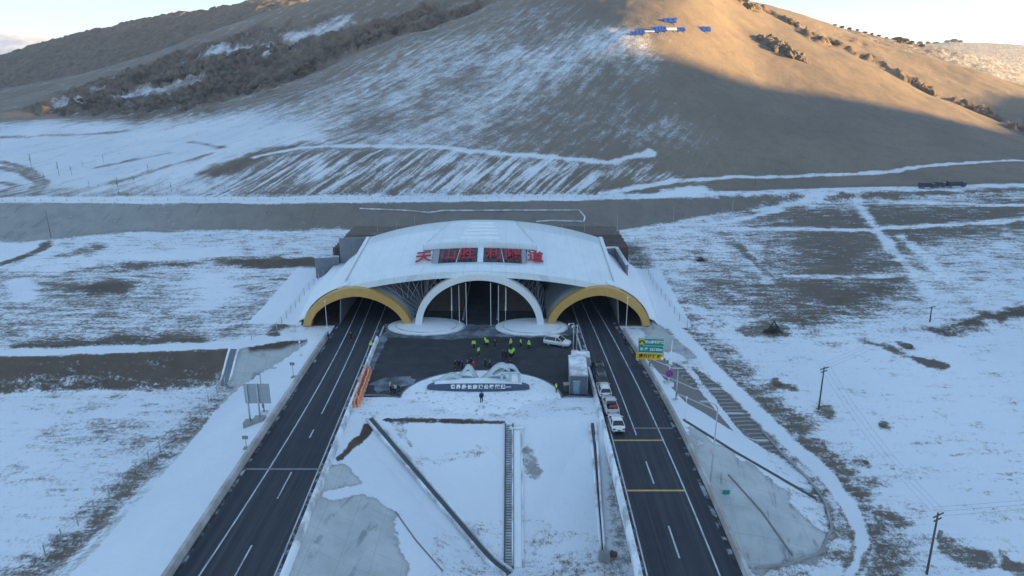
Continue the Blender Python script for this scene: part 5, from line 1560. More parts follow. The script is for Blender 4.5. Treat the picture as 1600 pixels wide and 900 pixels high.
# ------------------------------------------------------------------ wire fence along the left ditch
def fence(pts, spacing, h, label):
    q = smooth_path(on_slope(pts, 0, 30), 2)
    L_ = [0]
    for a, b in zip(q[:-1], q[1:]): L_.append(L_[-1] + (b - a).length)
    n_ = int(L_[-1] / spacing); root = empty('wire_fence', q[0]); tag(root, label, 'fence', 'wire fences along the ditches')
    pos = []
    for k in range(n_ + 1):
        d = k * spacing; i = max(0, min(len(q) - 2, int(np.searchsorted(L_, d)) - 1)); f = (d - L_[i]) / max(1e-6, L_[i + 1] - L_[i])
        p = q[i].lerp(q[i + 1], min(1, max(0, f))); p.z = zat(p.x, p.y); pos.append(p - q[0])
    pm_ = MB().box((0, 0, h / 2 - .15), (.11, .11, h + .3)).build('fence_post', M['galv'], root)
    for k, p in enumerate(pos):
        o = pm_ if k == 0 else pm_.copy()
        if k: col.objects.link(o); o.parent = root
        o.location = p
    for zf in (.35, .65, .95):
        MB().tube([p + Vector((0, 0, h * zf)) for p in pos], .016, 3).build('strand', M['wire'], root)
fence([(352, 604), (290, 668), (205, 750), (118, 826), (48, 890)], 2.6, 1.7, 'wire fence on thin posts along the lower left ditch')
fence([(512, 424), (470, 470), (428, 522), (375, 536)], 3.0, 1.6, 'wire fence on thin posts running up the terrace left of the portal')
fence([(992, 380), (1020, 445), (1060, 500), (1110, 548)], 3.2, 1.5, 'wire fence on thin posts along the dark verge right of the portal')
# white guard rail seen along the top of the embankment
gpts = []
for px in range(-80, 1001, 60):
    py = np.interp(px, [-80, 500, 1000], [316.6, 314.2, 309.5]); h = hit(px, py + 1.0); gpts.append(Vector((h.x, h.y + 1.2, max(h.z, 9.6))))
gpts = [Vector((p.x, p.y, zat(p.x, p.y))) for p in gpts]
grr = empty('guard_rail', gpts[0]); tag(grr, 'long pale guard rail along the top of the dark embankment behind the portal', 'guard rail')
MB().sweep([p - gpts[0] + Vector((0, 0, .45)) for p in gpts], .1, .34).build('rail', M['white_steel'], grr)
pm_ = MB().box((0, 0, .25), (.14, .14, 1.0)).build('post', M['galv'], grr)
k = 0
for a, b in zip(gpts[:-1], gpts[1:]):
    for t in (0, .33, .66):
        o = pm_ if k == 0 else pm_.copy()
        if k: col.objects.link(o); o.parent = grr
        p = a.lerp(b, t); o.location = p - gpts[0]; k += 1
# pale low walls on the embankment face above the portal
for pts, lab in (([(562, 326.5), (640, 330), (670, 333), (690, 330), (780, 329.5), (905, 329)], 'upper pale kerb line on the dark embankment above the portal'), ([(838, 347), (860, 345.5), (912, 347), (914, 340), (905, 329.5)], 'lower pale kerb line on the dark embankment right of the portal crown')):
    q = on_slope(pts, .02, 10)
    tag(MB().sweep(q, .35, .3).build('kerb', M['concrete_snowy']), lab, 'kerb')

# ------------------------------------------------------------------ orange water barriers
def barrier_mesh():
    root = empty('plastic_barrier')
    prof_ = [(-.28, 0), (.28, 0), (.28, .18), (.14, .42), (.11, .95), (-.11, .95), (-.14, .42), (-.28, .18)]
    m1_ = MB()
    ys_ = (-.68, -.60, .60, .68)
    rows_ = [[(x * (.86 if i in (0, 3) else 1), y, z * (.96 if i in (0, 3) else 1)) for x, z in prof_] for i, y in enumerate(ys_)]
    m1_.grid(rows_, closed=True); m1_.f += [(7, 6, 5, 4, 3, 2, 1, 0), tuple(24 + i for i in range(8))]; m1_.mi += [0, 0]
    m1_.build('shell', M['orange'], root, bevel=.02)
    m2 = MB()
    for x in (-.16, .16):
        m2.box((x, 0, .62), (.02, .9, .16))
    m2.build('pale_band', M['paint_white'], root)
    MB().tube([(0, .3, .94), (0, .3, 1.0)], .07, 8).build('filler_cap', M['white_steel'], root)
    return root
bp_ = barrier_mesh(); nb_ = 0
a, b = P(573, 581), P(553, 637)
L_ = (b - a).length; cnt = 10
ordn = ['first', 'second', 'third', 'fourth', 'fifth', 'sixth', 'seventh', 'eighth', 'ninth', 'tenth']
for row in (0, 1):
    for k in range(cnt):
        o = bp_ if nb_ == 0 else copy_tree(bp_); nb_ += 1
        p = a.lerp(b, (k + .4 + .1 * row) / cnt)
        ang_ = math.atan2((b - a).y, (b - a).x) + math.pi / 2
        loose = k >= 8
        p = p + Vector((row * .72 - .1, 0, .05)) + (Vector((random.uniform(-.3, .3), random.uniform(-.2, .2), 0)) if loose else Vector((random.uniform(-.05, .05), 0, 0)))
        o.location = (p.x, p.y, .05 if p.y > PLAZA_Y else max(.05, zat(p.x, p.y) - .02)); o.rotation_euler = (0, 0, ang_ + (random.uniform(-.5, .5) if loose else random.uniform(-.06, .06)))
        tag(o, '%s orange plastic barrier from the arches in the %s row beside the left parapet' % (ordn[k], 'left' if row == 0 else 'right'), 'plastic barrier', 'orange plastic barriers beside the left carriageway')

# ------------------------------------------------------------------ vehicles
def wheel(parent, x, y, r=.34, w=.22):
    root = MB()
    ts_ = np.linspace(0, 2 * math.pi, 20, endpoint=False)
    s_ = 1 if x > 0 else -1
    ring = lambda rr, xx: [(x + s_ * xx, y + rr * math.cos(t), r + rr * math.sin(t)) for t in ts_]
    root.grid([ring(r * .6, -w / 2), ring(r * .94, -w / 2), ring(r, -w / 2 + .03), ring(r, w / 2 - .03), ring(r * .94, w / 2), ring(r * .62, w / 2)], closed=True)
    o = root.build('wheel', M['tyre'], parent, smooth=True)
    MB().grid([ring(r * .62, w / 2 - .01), ring(r * .5, w / 2 - .04), ring(r * .15, w / 2 - .02), ring(.01, w / 2 - .02)], closed=True).build('rim', M['rim'], o, smooth=True)
    return o
def car(kind, paint, label, loc, rz, L=4.7, Wd=1.86, Hh=1.48):
    """front faces +Y, tail at -Y"""
    root = empty('pickup_truck' if kind == 'pickup' else 'car', loc, rz); tag(root, label, 'pickup' if kind == 'pickup' else 'car')
    hb = {'sedan': .92, 'suv': 1.05, 'pickup': 1.05}[kind]
    hl = L / 2
    # lower body: stations along Y with (half width, z bottom, z belt)
    if kind == 'sedan':
        st_ = [(-hl, .70, .38, .80), (-hl + .10, .84, .28, .98), (-hl + .55, .92, .24, 1.02), (-.9, .93, .22, .98), (.6, .93, .22, .96), (1.2, .92, .22, .92), (hl - .45, .88, .24, .80), (hl - .1, .78, .28, .68), (hl, .62, .36, .55)]
        gh = [(-hl + .62, -hl + .62, .80), (-1.15, Hh - .03), (-.2, Hh), (.45, Hh - .04), (1.22, .92)]
        y0r, y0t, y1t, y1f = -hl + .50, -1.10, .40, 1.25
    elif kind == 'suv':
        st_ = [(-hl, .78, .45, .95), (-hl + .08, .90, .34, 1.08), (-hl + .5, .95, .28, 1.08), (-.8, .96, .28, 1.06), (.7, .96, .28, 1.04), (1.15, .95, .28, 1.02), (hl - .4, .92, .30, .92), (hl - .08, .84, .34, .80), (hl, .70, .42, .66)]
        y0r, y0t, y1t, y1f = -hl + .10, -hl + .48, .30, 1.20
    else:
        st_ = [(-hl, .88, .55, 1.08), (-hl + .05, .93, .45, 1.12), (-1.0, .95, .36, 1.12), (-.9, .95, .34, 1.12), (.7, .95, .34, 1.10), (1.25, .94, .34, 1.08), (hl - .4, .92, .36, 1.0), (hl - .08, .86, .40, .88), (hl, .74, .46, .74)]
        y0r, y0t, y1t, y1f = -.95, -.75, .55, 1.35
    sc_ = Wd / 1.88
    rows_ = []
    for y, hw_, zb, zt in st_:
        hw_ *= sc_
        rows_.append([(-hw_ * .86, y, zb), (-hw_, y, zb + .12), (-hw_ * 1.0, y, (zb + zt) / 2 + .06), (-hw_ * .94, y, zt - .04), (-hw_ * .84, y, zt), (0, y, zt + .03), (hw_ * .84, y, zt), (hw_ * .94, y, zt - .04), (hw_, y, (zb + zt) / 2 + .06), (hw_, y, zb + .12), (hw_ * .86, y, zb)])
    m1_ = MB().grid(rows_, closed=True); n_ = 11
    m1_.f += [tuple(range(n_ - 1, -1, -1)), tuple((len(rows_) - 1) * n_ + i for i in range(n_))]; m1_.mi += [0, 0]
    body = m1_.build('body', paint, root, smooth=True, bevel=.0)
    # greenhouse
    belt = {'sedan': .96, 'suv': 1.05, 'pickup': 1.10}[kind]
    wb, wt = .86 * sc_, .66 * sc_
    g0 = [(-wb, y0r, belt), (wb, y0r, belt), (wb, y1f, belt - .02), (-wb, y1f, belt - .02)]
    g1 = [(-wt, y0t, Hh - .05), (wt, y0t, Hh - .05), (wt, y1t, Hh - .05), (-wt, y1t, Hh - .05)]
    MB().add(g0 + g1, [(0, 1, 5, 4), (1, 2, 6, 5), (2, 3, 7, 6), (3, 0, 4, 7), (4, 5, 6, 7)]).build('windows', M['glass_dark'], root)
    rf = [[(-wt - .03, y0t - .06, Hh - .07), (-wt * .8, y0t - .04, Hh - .015), (0, y0t - .05, Hh + .01), (wt * .8, y0t - .04, Hh - .015), (wt + .03, y0t - .06, Hh - .07)],
          [(-wt - .05, (y0t + y1t) / 2, Hh - .05), (-wt * .8, (y0t + y1t) / 2, Hh + .01), (0, (y0t + y1t) / 2, Hh + .03), (wt * .8, (y0t + y1t) / 2, Hh + .01), (wt + .05, (y0t + y1t) / 2, Hh - .05)],
          [(-wt - .03, y1t + .06, Hh - .07), (-wt * .8, y1t + .05, Hh - .015), (0, y1t + .07, Hh + .005), (wt * .8, y1t + .05, Hh - .015), (wt + .03, y1t + .06, Hh - .07)]]
    MB().grid(rf).build('roof', paint, root, smooth=True, solid=.05)
    for s_ in (-1, 1):
        pl_ = MB()
        for (ya, yb_) in ((y0r, y0t), (y1f, y1t), (-.05 if kind != 'pickup' else -.1, -.05 if kind != 'pickup' else -.1)):
            za = belt - .01 if ya != y1f else belt - .03
            pl_.tube([(s_ * (wb + .005), ya, za), (s_ * (wt + .01), yb_, Hh - .06)], .05, 5)
        pl_.build('pillars', paint, root)
        MB().box((s_ * (.99 * sc_), .85 if kind != 'pickup' else 1.0, belt + .02), (.2, .14, .15)).build('mirror', paint, root, bevel=.03)
        wy = 1.38 if kind != 'pickup' else 1.6
        wheel(root, s_ * .82 * sc_, wy * L / 4.7, .35 if kind != 'sedan' else .32); wheel(root, s_ * .82 * sc_, -wy * L / 4.75, .35 if kind != 'sedan' else .32)
        zt_ = .82 if kind == 'sedan' else .92
        MB().box((s_ * .66 * sc_, -hl + .03, zt_), (.34, .12, .17)).build('taillight', M['taillight'], root, bevel=.02)
        MB().box((s_ * .60 * sc_, hl - .10, .60 if kind == 'sedan' else .72), (.34, .16, .13)).build('headlight', M['headlight'], root, bevel=.02)
    MB().box((0, -hl - .01, .66 if kind != 'sedan' else .62), (.46, .03, .15)).build('number_plate', M['plate'], root)
    MB().box((0, -hl + .02, .42), (1.35 * sc_, .10, .16)).build('bumper', M['tyre'], root, bevel=.02)
    if kind == 'suv':
        for s_ in (-1, 1):
            MB().tube([(s_ * .56 * sc_, y0t, Hh + .04), (s_ * .58 * sc_, y1t - .1, Hh + .04)], .03, 5).build('roof_rail', M['galv'], root)
    if kind == 'pickup':
        bed = MB()
        bed.box((0, -1.75, 1.14), (1.62, 1.55, .02))
        bed.build('cargo_bed', M['black'], root)
        for s_ in (-1, 1):
            MB().box((s_ * .83, -1.75, 1.22), (.12, 1.75, .24)).build('bed_side', paint, root, bevel=.02)
        MB().box((0, -hl + .12, 1.20), (1.7, .10, .26)).build('tailgate', paint, root, bevel=.02)
        cg = MB()
        for k in range(9):
            cg.box((random.uniform(-.5, .5), -1.75 + random.uniform(-.5, .5), 1.25 + random.uniform(0, .15)), (random.uniform(.3, .7), random.uniform(.3, .6), .22), random.uniform(0, 3))
        cg.build('load', M['cargo_red'], root, bevel=.04)
    return root
cars = [('sedan', 'car_white', 966.5, 679.5, 'white sedan nearest the camera in the parked line on the right carriageway', 4.75, 1.86, 1.47),
        ('pickup', 'car_silver', 957, 653.5, 'silver pickup with a red load in its open bed behind the white sedan', 5.2, 1.9, 1.8),
        ('suv', 'car_white', 946, 625, 'white hatchback with dark rear window in the middle of the parked line', 4.6, 1.86, 1.62),
        ('suv', 'car_grey', 941, 606, 'dark grey car with roof rails second from the front of the parked line', 4.7, 1.88, 1.68),
        ('suv', 'car_black', 937.5, 590, 'black car at the front of the parked line nearest the arches', 4.7, 1.88, 1.66)]
for kind, mt_, px, py, lab, L, Wd, Hh in cars:
    b_ = P(px, py); o = car(kind, M[mt_], lab, (b_.x, b_.y + L / 2, .01), R(1.2), L, Wd, Hh)
    o['group'] = 'vehicles parked along the right carriageway'
b_ = P(871, 541)
car('suv', M['car_white'], 'white sport utility car parked slantwise on the plaza before the right island', (b_.x, b_.y + .5, .05), R(-112), 4.7, 1.9, 1.72)
# lorries on the far road
def lorry(px, py, label, L=9):
    b_ = hit(px, py); root = empty('lorry', (b_.x, b_.y, zat(b_.x, b_.y) + .05), R(-88)); root.scale = (.55, .55, .55); tag(root, label, 'lorry', 'dark lorries on the far right road')
    MB().box((0, -1.0, 2.1), (2.4, L - 2.4, 2.4)).build('cargo_box', M['truck_dark'], root, bevel=.05)
    MB().box((0, L / 2 - 1.0, 1.75), (2.3, 1.9, 2.3)).build('cab', M['car_grey'], root, bevel=.15)
    MB().box((0, L / 2 - .02, 2.2), (2.0, .08, .8)).build('windscreen', M['glass_dark'], root)
    MB().box((0, -.2, .8), (1.0, L - 1, .25)).build('chassis', M['black'], root)
    for s_ in (-1, 1):
        for y in (L / 2 - 1.2, -L / 2 + 1.2, -L / 2 + 2.4): wheel(root, s_ * 1.0, y, .5, .3)
lorry(1447, 294.5, 'dark lorry leading on the far right road'); lorry(1467, 293.5, 'dark lorry in the middle of three on the far right road', 7); lorry(1493, 292.5, 'dark lorry last of three on the far right road', 11)

# ------------------------------------------------------------------ people
def person_meshes(pose):
    """skin-modifier figure; returns (body, jacket, trousers, hair) meshes; feet at z=0, facing -Y"""
    walk = pose == 'walk'; reach = pose == 'reach'
    st = .20 if walk else .03
    J = {'pel': (0, 0, .93), 'wai': (0, 0, 1.06), 'che': (0, -.01, 1.28), 'nek': (0, 0, 1.47), 'hea': (0, -.02, 1.60), 'top': (0, -.01, 1.70),
         'hl': (-.10, 0, .90), 'kl': (-.12, -st * .9, .49), 'al': (-.12, -st * .6, .08), 'tl': (-.13, -st * .6 - .16, .04),
         'hr': (.10, 0, .90), 'kr': (.12, st * .1, .49), 'ar': (.12, st * 1.1, .08), 'tr': (.13, st * 1.1 - .16, .04),
         'sl': (-.19, 0, 1.40), 'el': (-.26, .04, 1.13), 'wl': (-.25, -.08 - st * .3, .90), 'fl': (-.24, -.11 - st * .3, .80),
         'sr': (.19, 0, 1.40), 'er': (.26, .04, 1.13), 'wr': (.25, -.08 + st * .5, .90), 'fr': (.24, -.11 + st * .5, .80)}
    if reach:
        J['er'] = (.28, -.12, 1.20); J['wr'] = (.16, -.33, 1.30); J['fr'] = (.12, -.40, 1.33); J['el'] = (-.28, -.12, 1.20); J['wl'] = (-.14, -.32, 1.28); J['fl'] = (-.10, -.39, 1.31)
    Rr = {'pel': (.155, .115), 'wai': (.145, .105), 'che': (.175, .115), 'nek': (.062, .062), 'hea': (.085, .10), 'top': (.072, .085), 'hl': (.098, .10), 'kl': (.062, .066), 'al': (.045, .05), 'tl': (.045, .035),
          'sl': (.072, .075), 'el': (.048, .048), 'wl': (.034, .036), 'fl': (.036, .028)}
    for a in 'hkat': Rr[a + 'r'] = Rr[a + 'l']
    for a in 'sewf': Rr[a + 'r'] = Rr[a + 'l']
    Ed = [('pel', 'wai'), ('wai', 'che'), ('che', 'nek'), ('nek', 'hea'), ('hea', 'top')]
    for s_ in 'lr': Ed += [('pel', 'h' + s_), ('h' + s_, 'k' + s_), ('k' + s_, 'a' + s_), ('a' + s_, 't' + s_), ('che', 's' + s_), ('s' + s_, 'e' + s_), ('e' + s_, 'w' + s_), ('w' + s_, 'f' + s_)]
    def skinned(names, edges, grow, rootn, sub=2):
        me_ = bpy.data.meshes.new('skin'); ix = {n_: i for i, n_ in enumerate(names)}
        me_.from_pydata([J[n_] for n_ in names], [(ix[a], ix[b]) for a, b in edges], [])
        o = bpy.data.objects.new('skin', me_); col.objects.link(o)
        md = o.modifiers.new('s', 'SKIN'); md.use_smooth_shade = True
        for n_ in names:
            sv = me_.skin_vertices[0].data[ix[n_]]; sv.radius = (Rr[n_][0] + grow, Rr[n_][1] + grow); sv.use_root = n_ == rootn
        sd_ = o.modifiers.new('d', 'SUBSURF'); sd_.levels = sub; sd_.render_levels = sub
        dg = bpy.context.evaluated_depsgraph_get(); dg.update()
        r_ = bpy.data.meshes.new_from_object(o.evaluated_get(dg)); bpy.data.objects.remove(o)
        for p in r_.polygons: p.use_smooth = True
        return r_
    body = skinned(list(J), Ed, 0, 'pel')
    # face: brow, nose and mouth pressed into the head, ears
    bm = bmesh.new(); bm.from_mesh(body)
    def lump(c, r_):
        bmesh.ops.create_icosphere(bm, subdivisions=1, radius=r_, matrix=Matrix.Translation(c))
    lump((0, -.115, 1.585), .018); lump((-.088, -.01, 1.60), .022); lump((.088, -.01, 1.60), .022)
    for s_ in 'lr':
        f = Vector(J['f' + s_]); w_ = Vector(J['w' + s_]); d = (f - w_).normalized()
        for k in range(4):
            a = f + Vector(((k - 1.5) * .017, 0, 0)); b = a + d * (.075 - .008 * abs(k - 1.2)); c = b + d * .02 + Vector((0, -.02, 0))
            q = MB().tube([a, b, c], .009, 5); vs_2 = [bm.verts.new(v) for v in q.v]
            for fc in q.f:
                bm.faces.new([vs_2[i] for i in fc])
        a = f + Vector((-.03 if s_ == 'l' else .03, -.01, 0)); b = a + d * .045 + Vector((0, -.03, 0))
        q = MB().tube([w_.lerp(f, .6), a, b], .010, 5); vs_2 = [bm.verts.new(v) for v in q.v]
        for fc in q.f: bm.faces.new([vs_2[i] for i in fc])
    bm.to_mesh(body); bm.free()
    jn = ['wai', 'che', 'nek', 'sl', 'el', 'wl', 'sr', 'er', 'wr', 'pel']
    J_n = J['nek']; J['nek'] = (0, 0, 1.43)
    jk = skinned(jn, [('pel', 'wai'), ('wai', 'che'), ('che', 'nek'), ('che', 'sl'), ('sl', 'el'), ('el', 'wl'), ('che', 'sr'), ('sr', 'er'), ('er', 'wr')], .03, 'wai')
    J['nek'] = J_n
    tr_ = skinned(['pel', 'hl', 'kl', 'al', 'hr', 'kr', 'ar'], [('pel', 'hl'), ('hl', 'kl'), ('kl', 'al'), ('pel', 'hr'), ('hr', 'kr'), ('kr', 'ar')], .018, 'pel')
    bm = bmesh.new(); bmesh.ops.create_uvsphere(bm, u_segments=14, v_segments=9, radius=.118, matrix=Matrix.Translation((0, .005, 1.635)))
    bmesh.ops.delete(bm, geom=[v for v in bm.verts if v.co.z < 1.60 or (v.co.y < -.07 and v.co.z < 1.66)], context='VERTS')
    hr = bpy.data.meshes.new('hair'); bm.to_mesh(hr); bm.free()
    sh = MB()
    for s_ in 'lr':
        a = Vector(J['a' + s_]); t_ = Vector(J['t' + s_])
        sh.sweep([a + Vector((0, .09, -.08)), a.lerp(t_, .5) + Vector((0, 0, -.08)), t_ + Vector((0, -.05, -.045))], .11, .10)
    return body, jk, tr_, hr
PM = {p: person_meshes(p) for p in ('stand', 'walk', 'reach')}
def person(px, py, jacket, label, pose='stand', rz=None, head='hair', z=None, trousers='cloth_dark', vest=False, group='people on the plaza'):
    b_ = P(px, py); zz = .03 if z is None else z
    if z is None and b_.y < PLAZA_Y: zz = zat(b_.x, b_.y)
    if z == 'hit': b_ = hit(px, py); zz = b_.z
    body, jk, tr_, hr = PM[pose]
    root = bpy.data.objects.new('person', None); col.objects.link(root); root.empty_display_size = .3
    root.location = (b_.x, b_.y, zz); root.rotation_euler = (0, 0, R(rz if rz is not None else random.uniform(0, 360)))
    s_ = random.uniform(1.0, 1.08); root.scale = (s_ * 1.05, s_ * 1.05, s_)
    tag(root, label, 'person', group)
    for nm, mesh, mt_ in (('body', body, 'skin'), ('jacket', jk, jacket), ('trousers', tr_, trousers), ('helmet' if head.startswith('helmet') else 'hair', hr, head)):
        mm = mesh.copy(); mm.materials.clear(); mm.materials.append(M[mt_])
        o = bpy.data.objects.new(nm, mm); col.objects.link(o); o.parent = root
        if vest and nm == 'jacket':
            m1_ = MB()
            for zc_ in (1.08, 1.22):
                ring = [(.192 * math.cos(t), .148 * math.sin(t) - .005, zc_) for t in np.linspace(0, 2 * math.pi, 20, endpoint=False)]
                ring2 = [(x, y, z_ + .045) for x, y, z_ in ring]
                m1_.grid([ring, ring2], closed=True)
            m1_.build('reflective_stripe', M['hivis_stripe'], o)
    return root
hv = [(740.5, 546, 'stand', 'person in lime safety jacket at far left of the loose group'), (748, 557, 'stand', 'person in lime safety jacket standing in front of the left pair'), (758.5, 541, 'walk', 'person in lime safety jacket, left of two close together at the back'), (761, 543.5, 'stand', 'person in lime safety jacket, right of two close together at the back'),
      (798, 545, 'stand', 'person in pale lime jacket just behind the tight trio'), (796, 559, 'stand', 'person in lime jacket at the left of the tight trio'), (799, 561, 'reach', 'person in lime jacket at the front of the tight trio'), (802, 558, 'stand', 'person in lime jacket at the right of the tight trio'),
      (813.5, 543, 'walk', 'person in lime safety jacket walking between the trio and the rightmost'), (826.5, 547, 'stand', 'rightmost person in lime safety jacket near the parked white car'), (580, 548, 'stand', 'person in lime jacket beside the left carriageway parapet'), (869, 614, 'stand', 'person in lime jacket on the kerb left of the grey booth')]
for k, (px, py, ps, lab) in enumerate(hv):
    person(px, py, 'hivis', lab, ps, head='helmet_white' if k in (4, 9, 10) else 'hair', vest=True, rz=(k * 57) % 360)
dk = [(773.5, 544, 'cloth_dark', 'stand', 'person in black standing alone among the lime jackets'), (785.5, 561, 'cloth_navy', 'stand', 'person in dark coat left of the tight lime trio'), (790.5, 562, 'cloth_dark', 'stand', 'person in black beside the tight lime trio'),
      (758.5, 575, 'cloth_dark', 'walk', 'person in black behind the peak of the sculpture'), (765.5, 577, 'cloth_purple', 'reach', 'person in dark purple behind the middle of the sculpture'), (711, 578, 'cloth_dark', 'stand', 'leftmost dark clothed person behind the sculpture'), (717, 576, 'cloth_navy', 'stand', 'person in navy, second from left behind the sculpture'),
      (722, 577.5, 'cloth_navy', 'stand', 'person in navy, third from left behind the sculpture'), (731, 578, 'cloth_navy', 'stand', 'person in navy just left of the red jacket'), (739.5, 579, 'cloth_red', 'stand', 'person in bright red jacket behind the sculpture'), (736.5, 573, 'cloth_purple', 'stand', 'person in purple behind the red jacket'),
      (797.5, 577.5, 'cloth_dark', 'stand', 'dark clothed person behind the loop of the sculpture'), (513.5, 533, 'cloth_navy', 'stand', 'person in navy at the left edge of the left carriageway'), (548.5, 532, 'cloth_dark', 'walk', 'person in black walking on the left carriageway'), (977, 541, 'cloth_dark', 'stand', 'person in black at the outer edge of the right carriageway'),
      (752.5, 632, 'cloth_navy', 'walk', 'person in navy with legs apart on the snow in front of the plinth'), (610, 612, 'cloth_pale', 'stand', 'person in pale jacket at the left of the trio by the plaza corner'), (617, 617, 'cloth_pale', 'reach', 'person in pale jacket in the middle of the trio by the plaza corner'), (623.5, 615, 'cloth_dark', 'stand', 'person in black at the right of the trio by the plaza corner'),
      (613, 617.5, 'cloth_dark', 'walk', 'person in black in front of the pale jackets by the plaza corner')]
for k, (px, py, jk_, ps, lab) in enumerate(dk):
    o = person(px, py, jk_, lab, ps, rz=(k * 83 + 20) % 360, trousers='cloth_red' if jk_ == 'cloth_red' else 'cloth_dark', z=('hit' if py == 632 else None))
    if py in (533, 532, 541): o.location.z = .01
    if py == 632: o.location.z = max(zat(o.location.x, o.location.y), mound(o.location.x, o.location.y) + .02)

# ------------------------------------------------------------------ blue characters on the mountain
def hill_sign(px, py, wpx, hpx, seed, label, white=False):
    b_ = hit(px, py + hpx / 2)
    sc_ = b_.y / FPX * 1.55
    root = empty('hillside_letter', b_ + Vector((0, 0, .1))); tag(root, label, 'hillside letter', 'big blue letters laid on the sunlit mountain')
    root.rotation_euler = (R(-48), 0, 0)
    rg_ = random.Random(seed)
    w_, h_ = wpx * sc_, hpx * sc_
    n_ = 0
    if not white:
        for k in range(3):
            z = h_ * (.15 + .33 * k); MB().box((rg_.uniform(-.05, .05) * w_, 0, z + .6), (w_ * rg_.uniform(.65, 1), .35, h_ * .21), 0).build('stroke', M['hill_blue'], root)
        for k in range(3):
            x = w_ * (-.36 + .36 * k + rg_.uniform(-.06, .06)); MB().box((x, -.05, h_ * .55 + .5), (w_ * .15, .35, h_ * rg_.uniform(.7, 1))).build('stroke', M['hill_blue'], root)
        for s_ in (-.3, .3):
            MB().tube([(w_ * s_, .3, -.5), (w_ * s_, .3, h_)], .15, 5).build('support', M['galv'], root)
    else:
        MB().box((0, 0, h_ * .5 + .3), (w_, .3, h_ * .7)).build('board', M['hill_white'], root)
        for s_ in (-.3, .3):
            MB().tube([(w_ * s_, .3, -.5), (w_ * s_, .3, h_ * .6)], .15, 5).build('support', M['galv'], root)
for k, (px, py, w_, h_, lab, wh) in enumerate(((991, 54, 7, 5, 'leftmost small blue letter on the mountain', 0), (1001, 52.5, 10, 6, 'second blue letter from the left on the mountain', 0), (1026, 48.5, 9, 8, 'blue letter left in the middle pair on the mountain', 0), (1036, 47.5, 9, 7, 'blue letter right in the middle pair on the mountain', 0), (1048.5, 47, 12, 5, 'long white board between the blue letters on the mountain', 1),
                                               (1058, 48, 6, 5, 'small blue letter right of the white board', 0), (1066, 48, 8, 5.5, 'blue letter just left of the gap on the mountain', 0), (1048, 34, 14, 7, 'highest blue letter set above the others on the mountain', 0), (1100, 47.5, 16, 7, 'rightmost blue letter standing apart in the sunlight', 0), (1014, 50.5, 11, 2.5, 'thin white board between the left blue letters', 1))):
    hill_sign(px, py, w_, h_, k + 3, lab, bool(wh))

# ------------------------------------------------------------------ rock outcrops on the sunny face
def outcrop(pts, label, seed, vox=.42):
    rg_ = random.Random(seed); root = None
    c0 = hit(*pts[len(pts) // 2][:2])
    bm = bmesh.new()
    def lump(h, rr):
        res = bmesh.ops.create_icosphere(bm, subdivisions=1, radius=rr, matrix=Matrix.Translation(h - c0))
        cc = h - c0; q = Matrix.Rotation(rg_.uniform(0, 3), 3, 'Z') @ Matrix.Rotation(rg_.uniform(-.6, .6), 3, 'X')
        sc = Vector((rg_.uniform(.6, 1.3), rg_.uniform(.5, 1.0), rg_.uniform(.6, 1.25)))
        for v in res['verts']:
            d = v.co - cc; k = rg_.uniform(.72, 1.12)
            v.co = cc + q @ Vector((d.x * sc.x * k, d.y * sc.y * k, d.z * sc.z * k))
    for a_, b2 in zip(pts[:-1], pts[1:]):
        for k in range(9):
            t_ = k / 8
            h = hit(a_[0] + (b2[0] - a_[0]) * t_, a_[1] + (b2[1] - a_[1]) * t_); rr = a_[2] + (b2[2] - a_[2]) * t_
            lump(h - Vector((0, 0, rr * .3)), rr * .85)
            for m_ in range(2):
                h2 = hit(a_[0] + (b2[0] - a_[0]) * t_ + rg_.uniform(-1.1, 1.1) * rr, a_[1] + (b2[1] - a_[1]) * t_ + rg_.uniform(-1.2, .6) * rr)
                if (h2 - h).length < rr * 1.5: lump(h2 + Vector((0, 0, rr * .08)), rr * rg_.uniform(.25, .6))
    me_ = bpy.data.meshes.new('rock_outcrop'); bm.to_mesh(me_); bm.free()
    o = bpy.data.objects.new('rock_outcrop', me_); col.objects.link(o)
    md = o.modifiers.new('fuse', 'REMESH'); md.mode = 'VOXEL'; md.voxel_size = vox; md.adaptivity = .05
    dg = bpy.context.evaluated_depsgraph_get(); dg.update()
    m2_ = bpy.data.meshes.new_from_object(o.evaluated_get(dg)); bpy.data.objects.remove(o)
    bm = bmesh.new(); bm.from_mesh(m2_)
    seen, best = set(), []
    for v0 in bm.verts:
        if v0 in seen: continue
        comp, stack = [], [v0]; seen.add(v0)
        while stack:
            v = stack.pop(); comp.append(v)
            for e in v.link_edges:
                w_ = e.other_vert(v)
                if w_ not in seen: seen.add(w_); stack.append(w_)
        if len(comp) > len(best): best = comp
    keep = set(best)
    bmesh.ops.delete(bm, geom=[v for v in bm.verts if v not in keep], context='VERTS')
    co = np.array([v.co for v in bm.verts]) if len(bm.verts) else np.zeros((0, 3))
    nz = fbm(co[:, 0] * .9 + co[:, 2] * .5, co[:, 1] * .9 + co[:, 2], 3)
    for v, n_ in zip(bm.verts, nz): v.co += v.normal * float(n_) * .9
    bm.to_mesh(m2_); bm.free(); m2_.name = 'rock_outcrop'
    m2_.materials.clear(); m2_.materials.append(M['rockm'])
    o = bpy.data.objects.new('rock_outcrop', m2_); col.objects.link(o); o.location = c0
    tag(o, label, 'rock outcrop', 'rock outcrops breaking through the mountain grass')
outcrop([(1188, 62, 3.5), (1200, 68, 5), (1212, 74, 5.5), (1225, 80, 5.5), (1238, 87, 5), (1250, 92, 4), (1260, 96, 3)], 'largest craggy outcrop on the sunlit mountain face', 4)
outcrop([(1150, 2, 3), (1170, 8, 4), (1190, 15, 4), (1208, 22, 3.5)], 'rocky crest at the top edge right of the summit', 6)
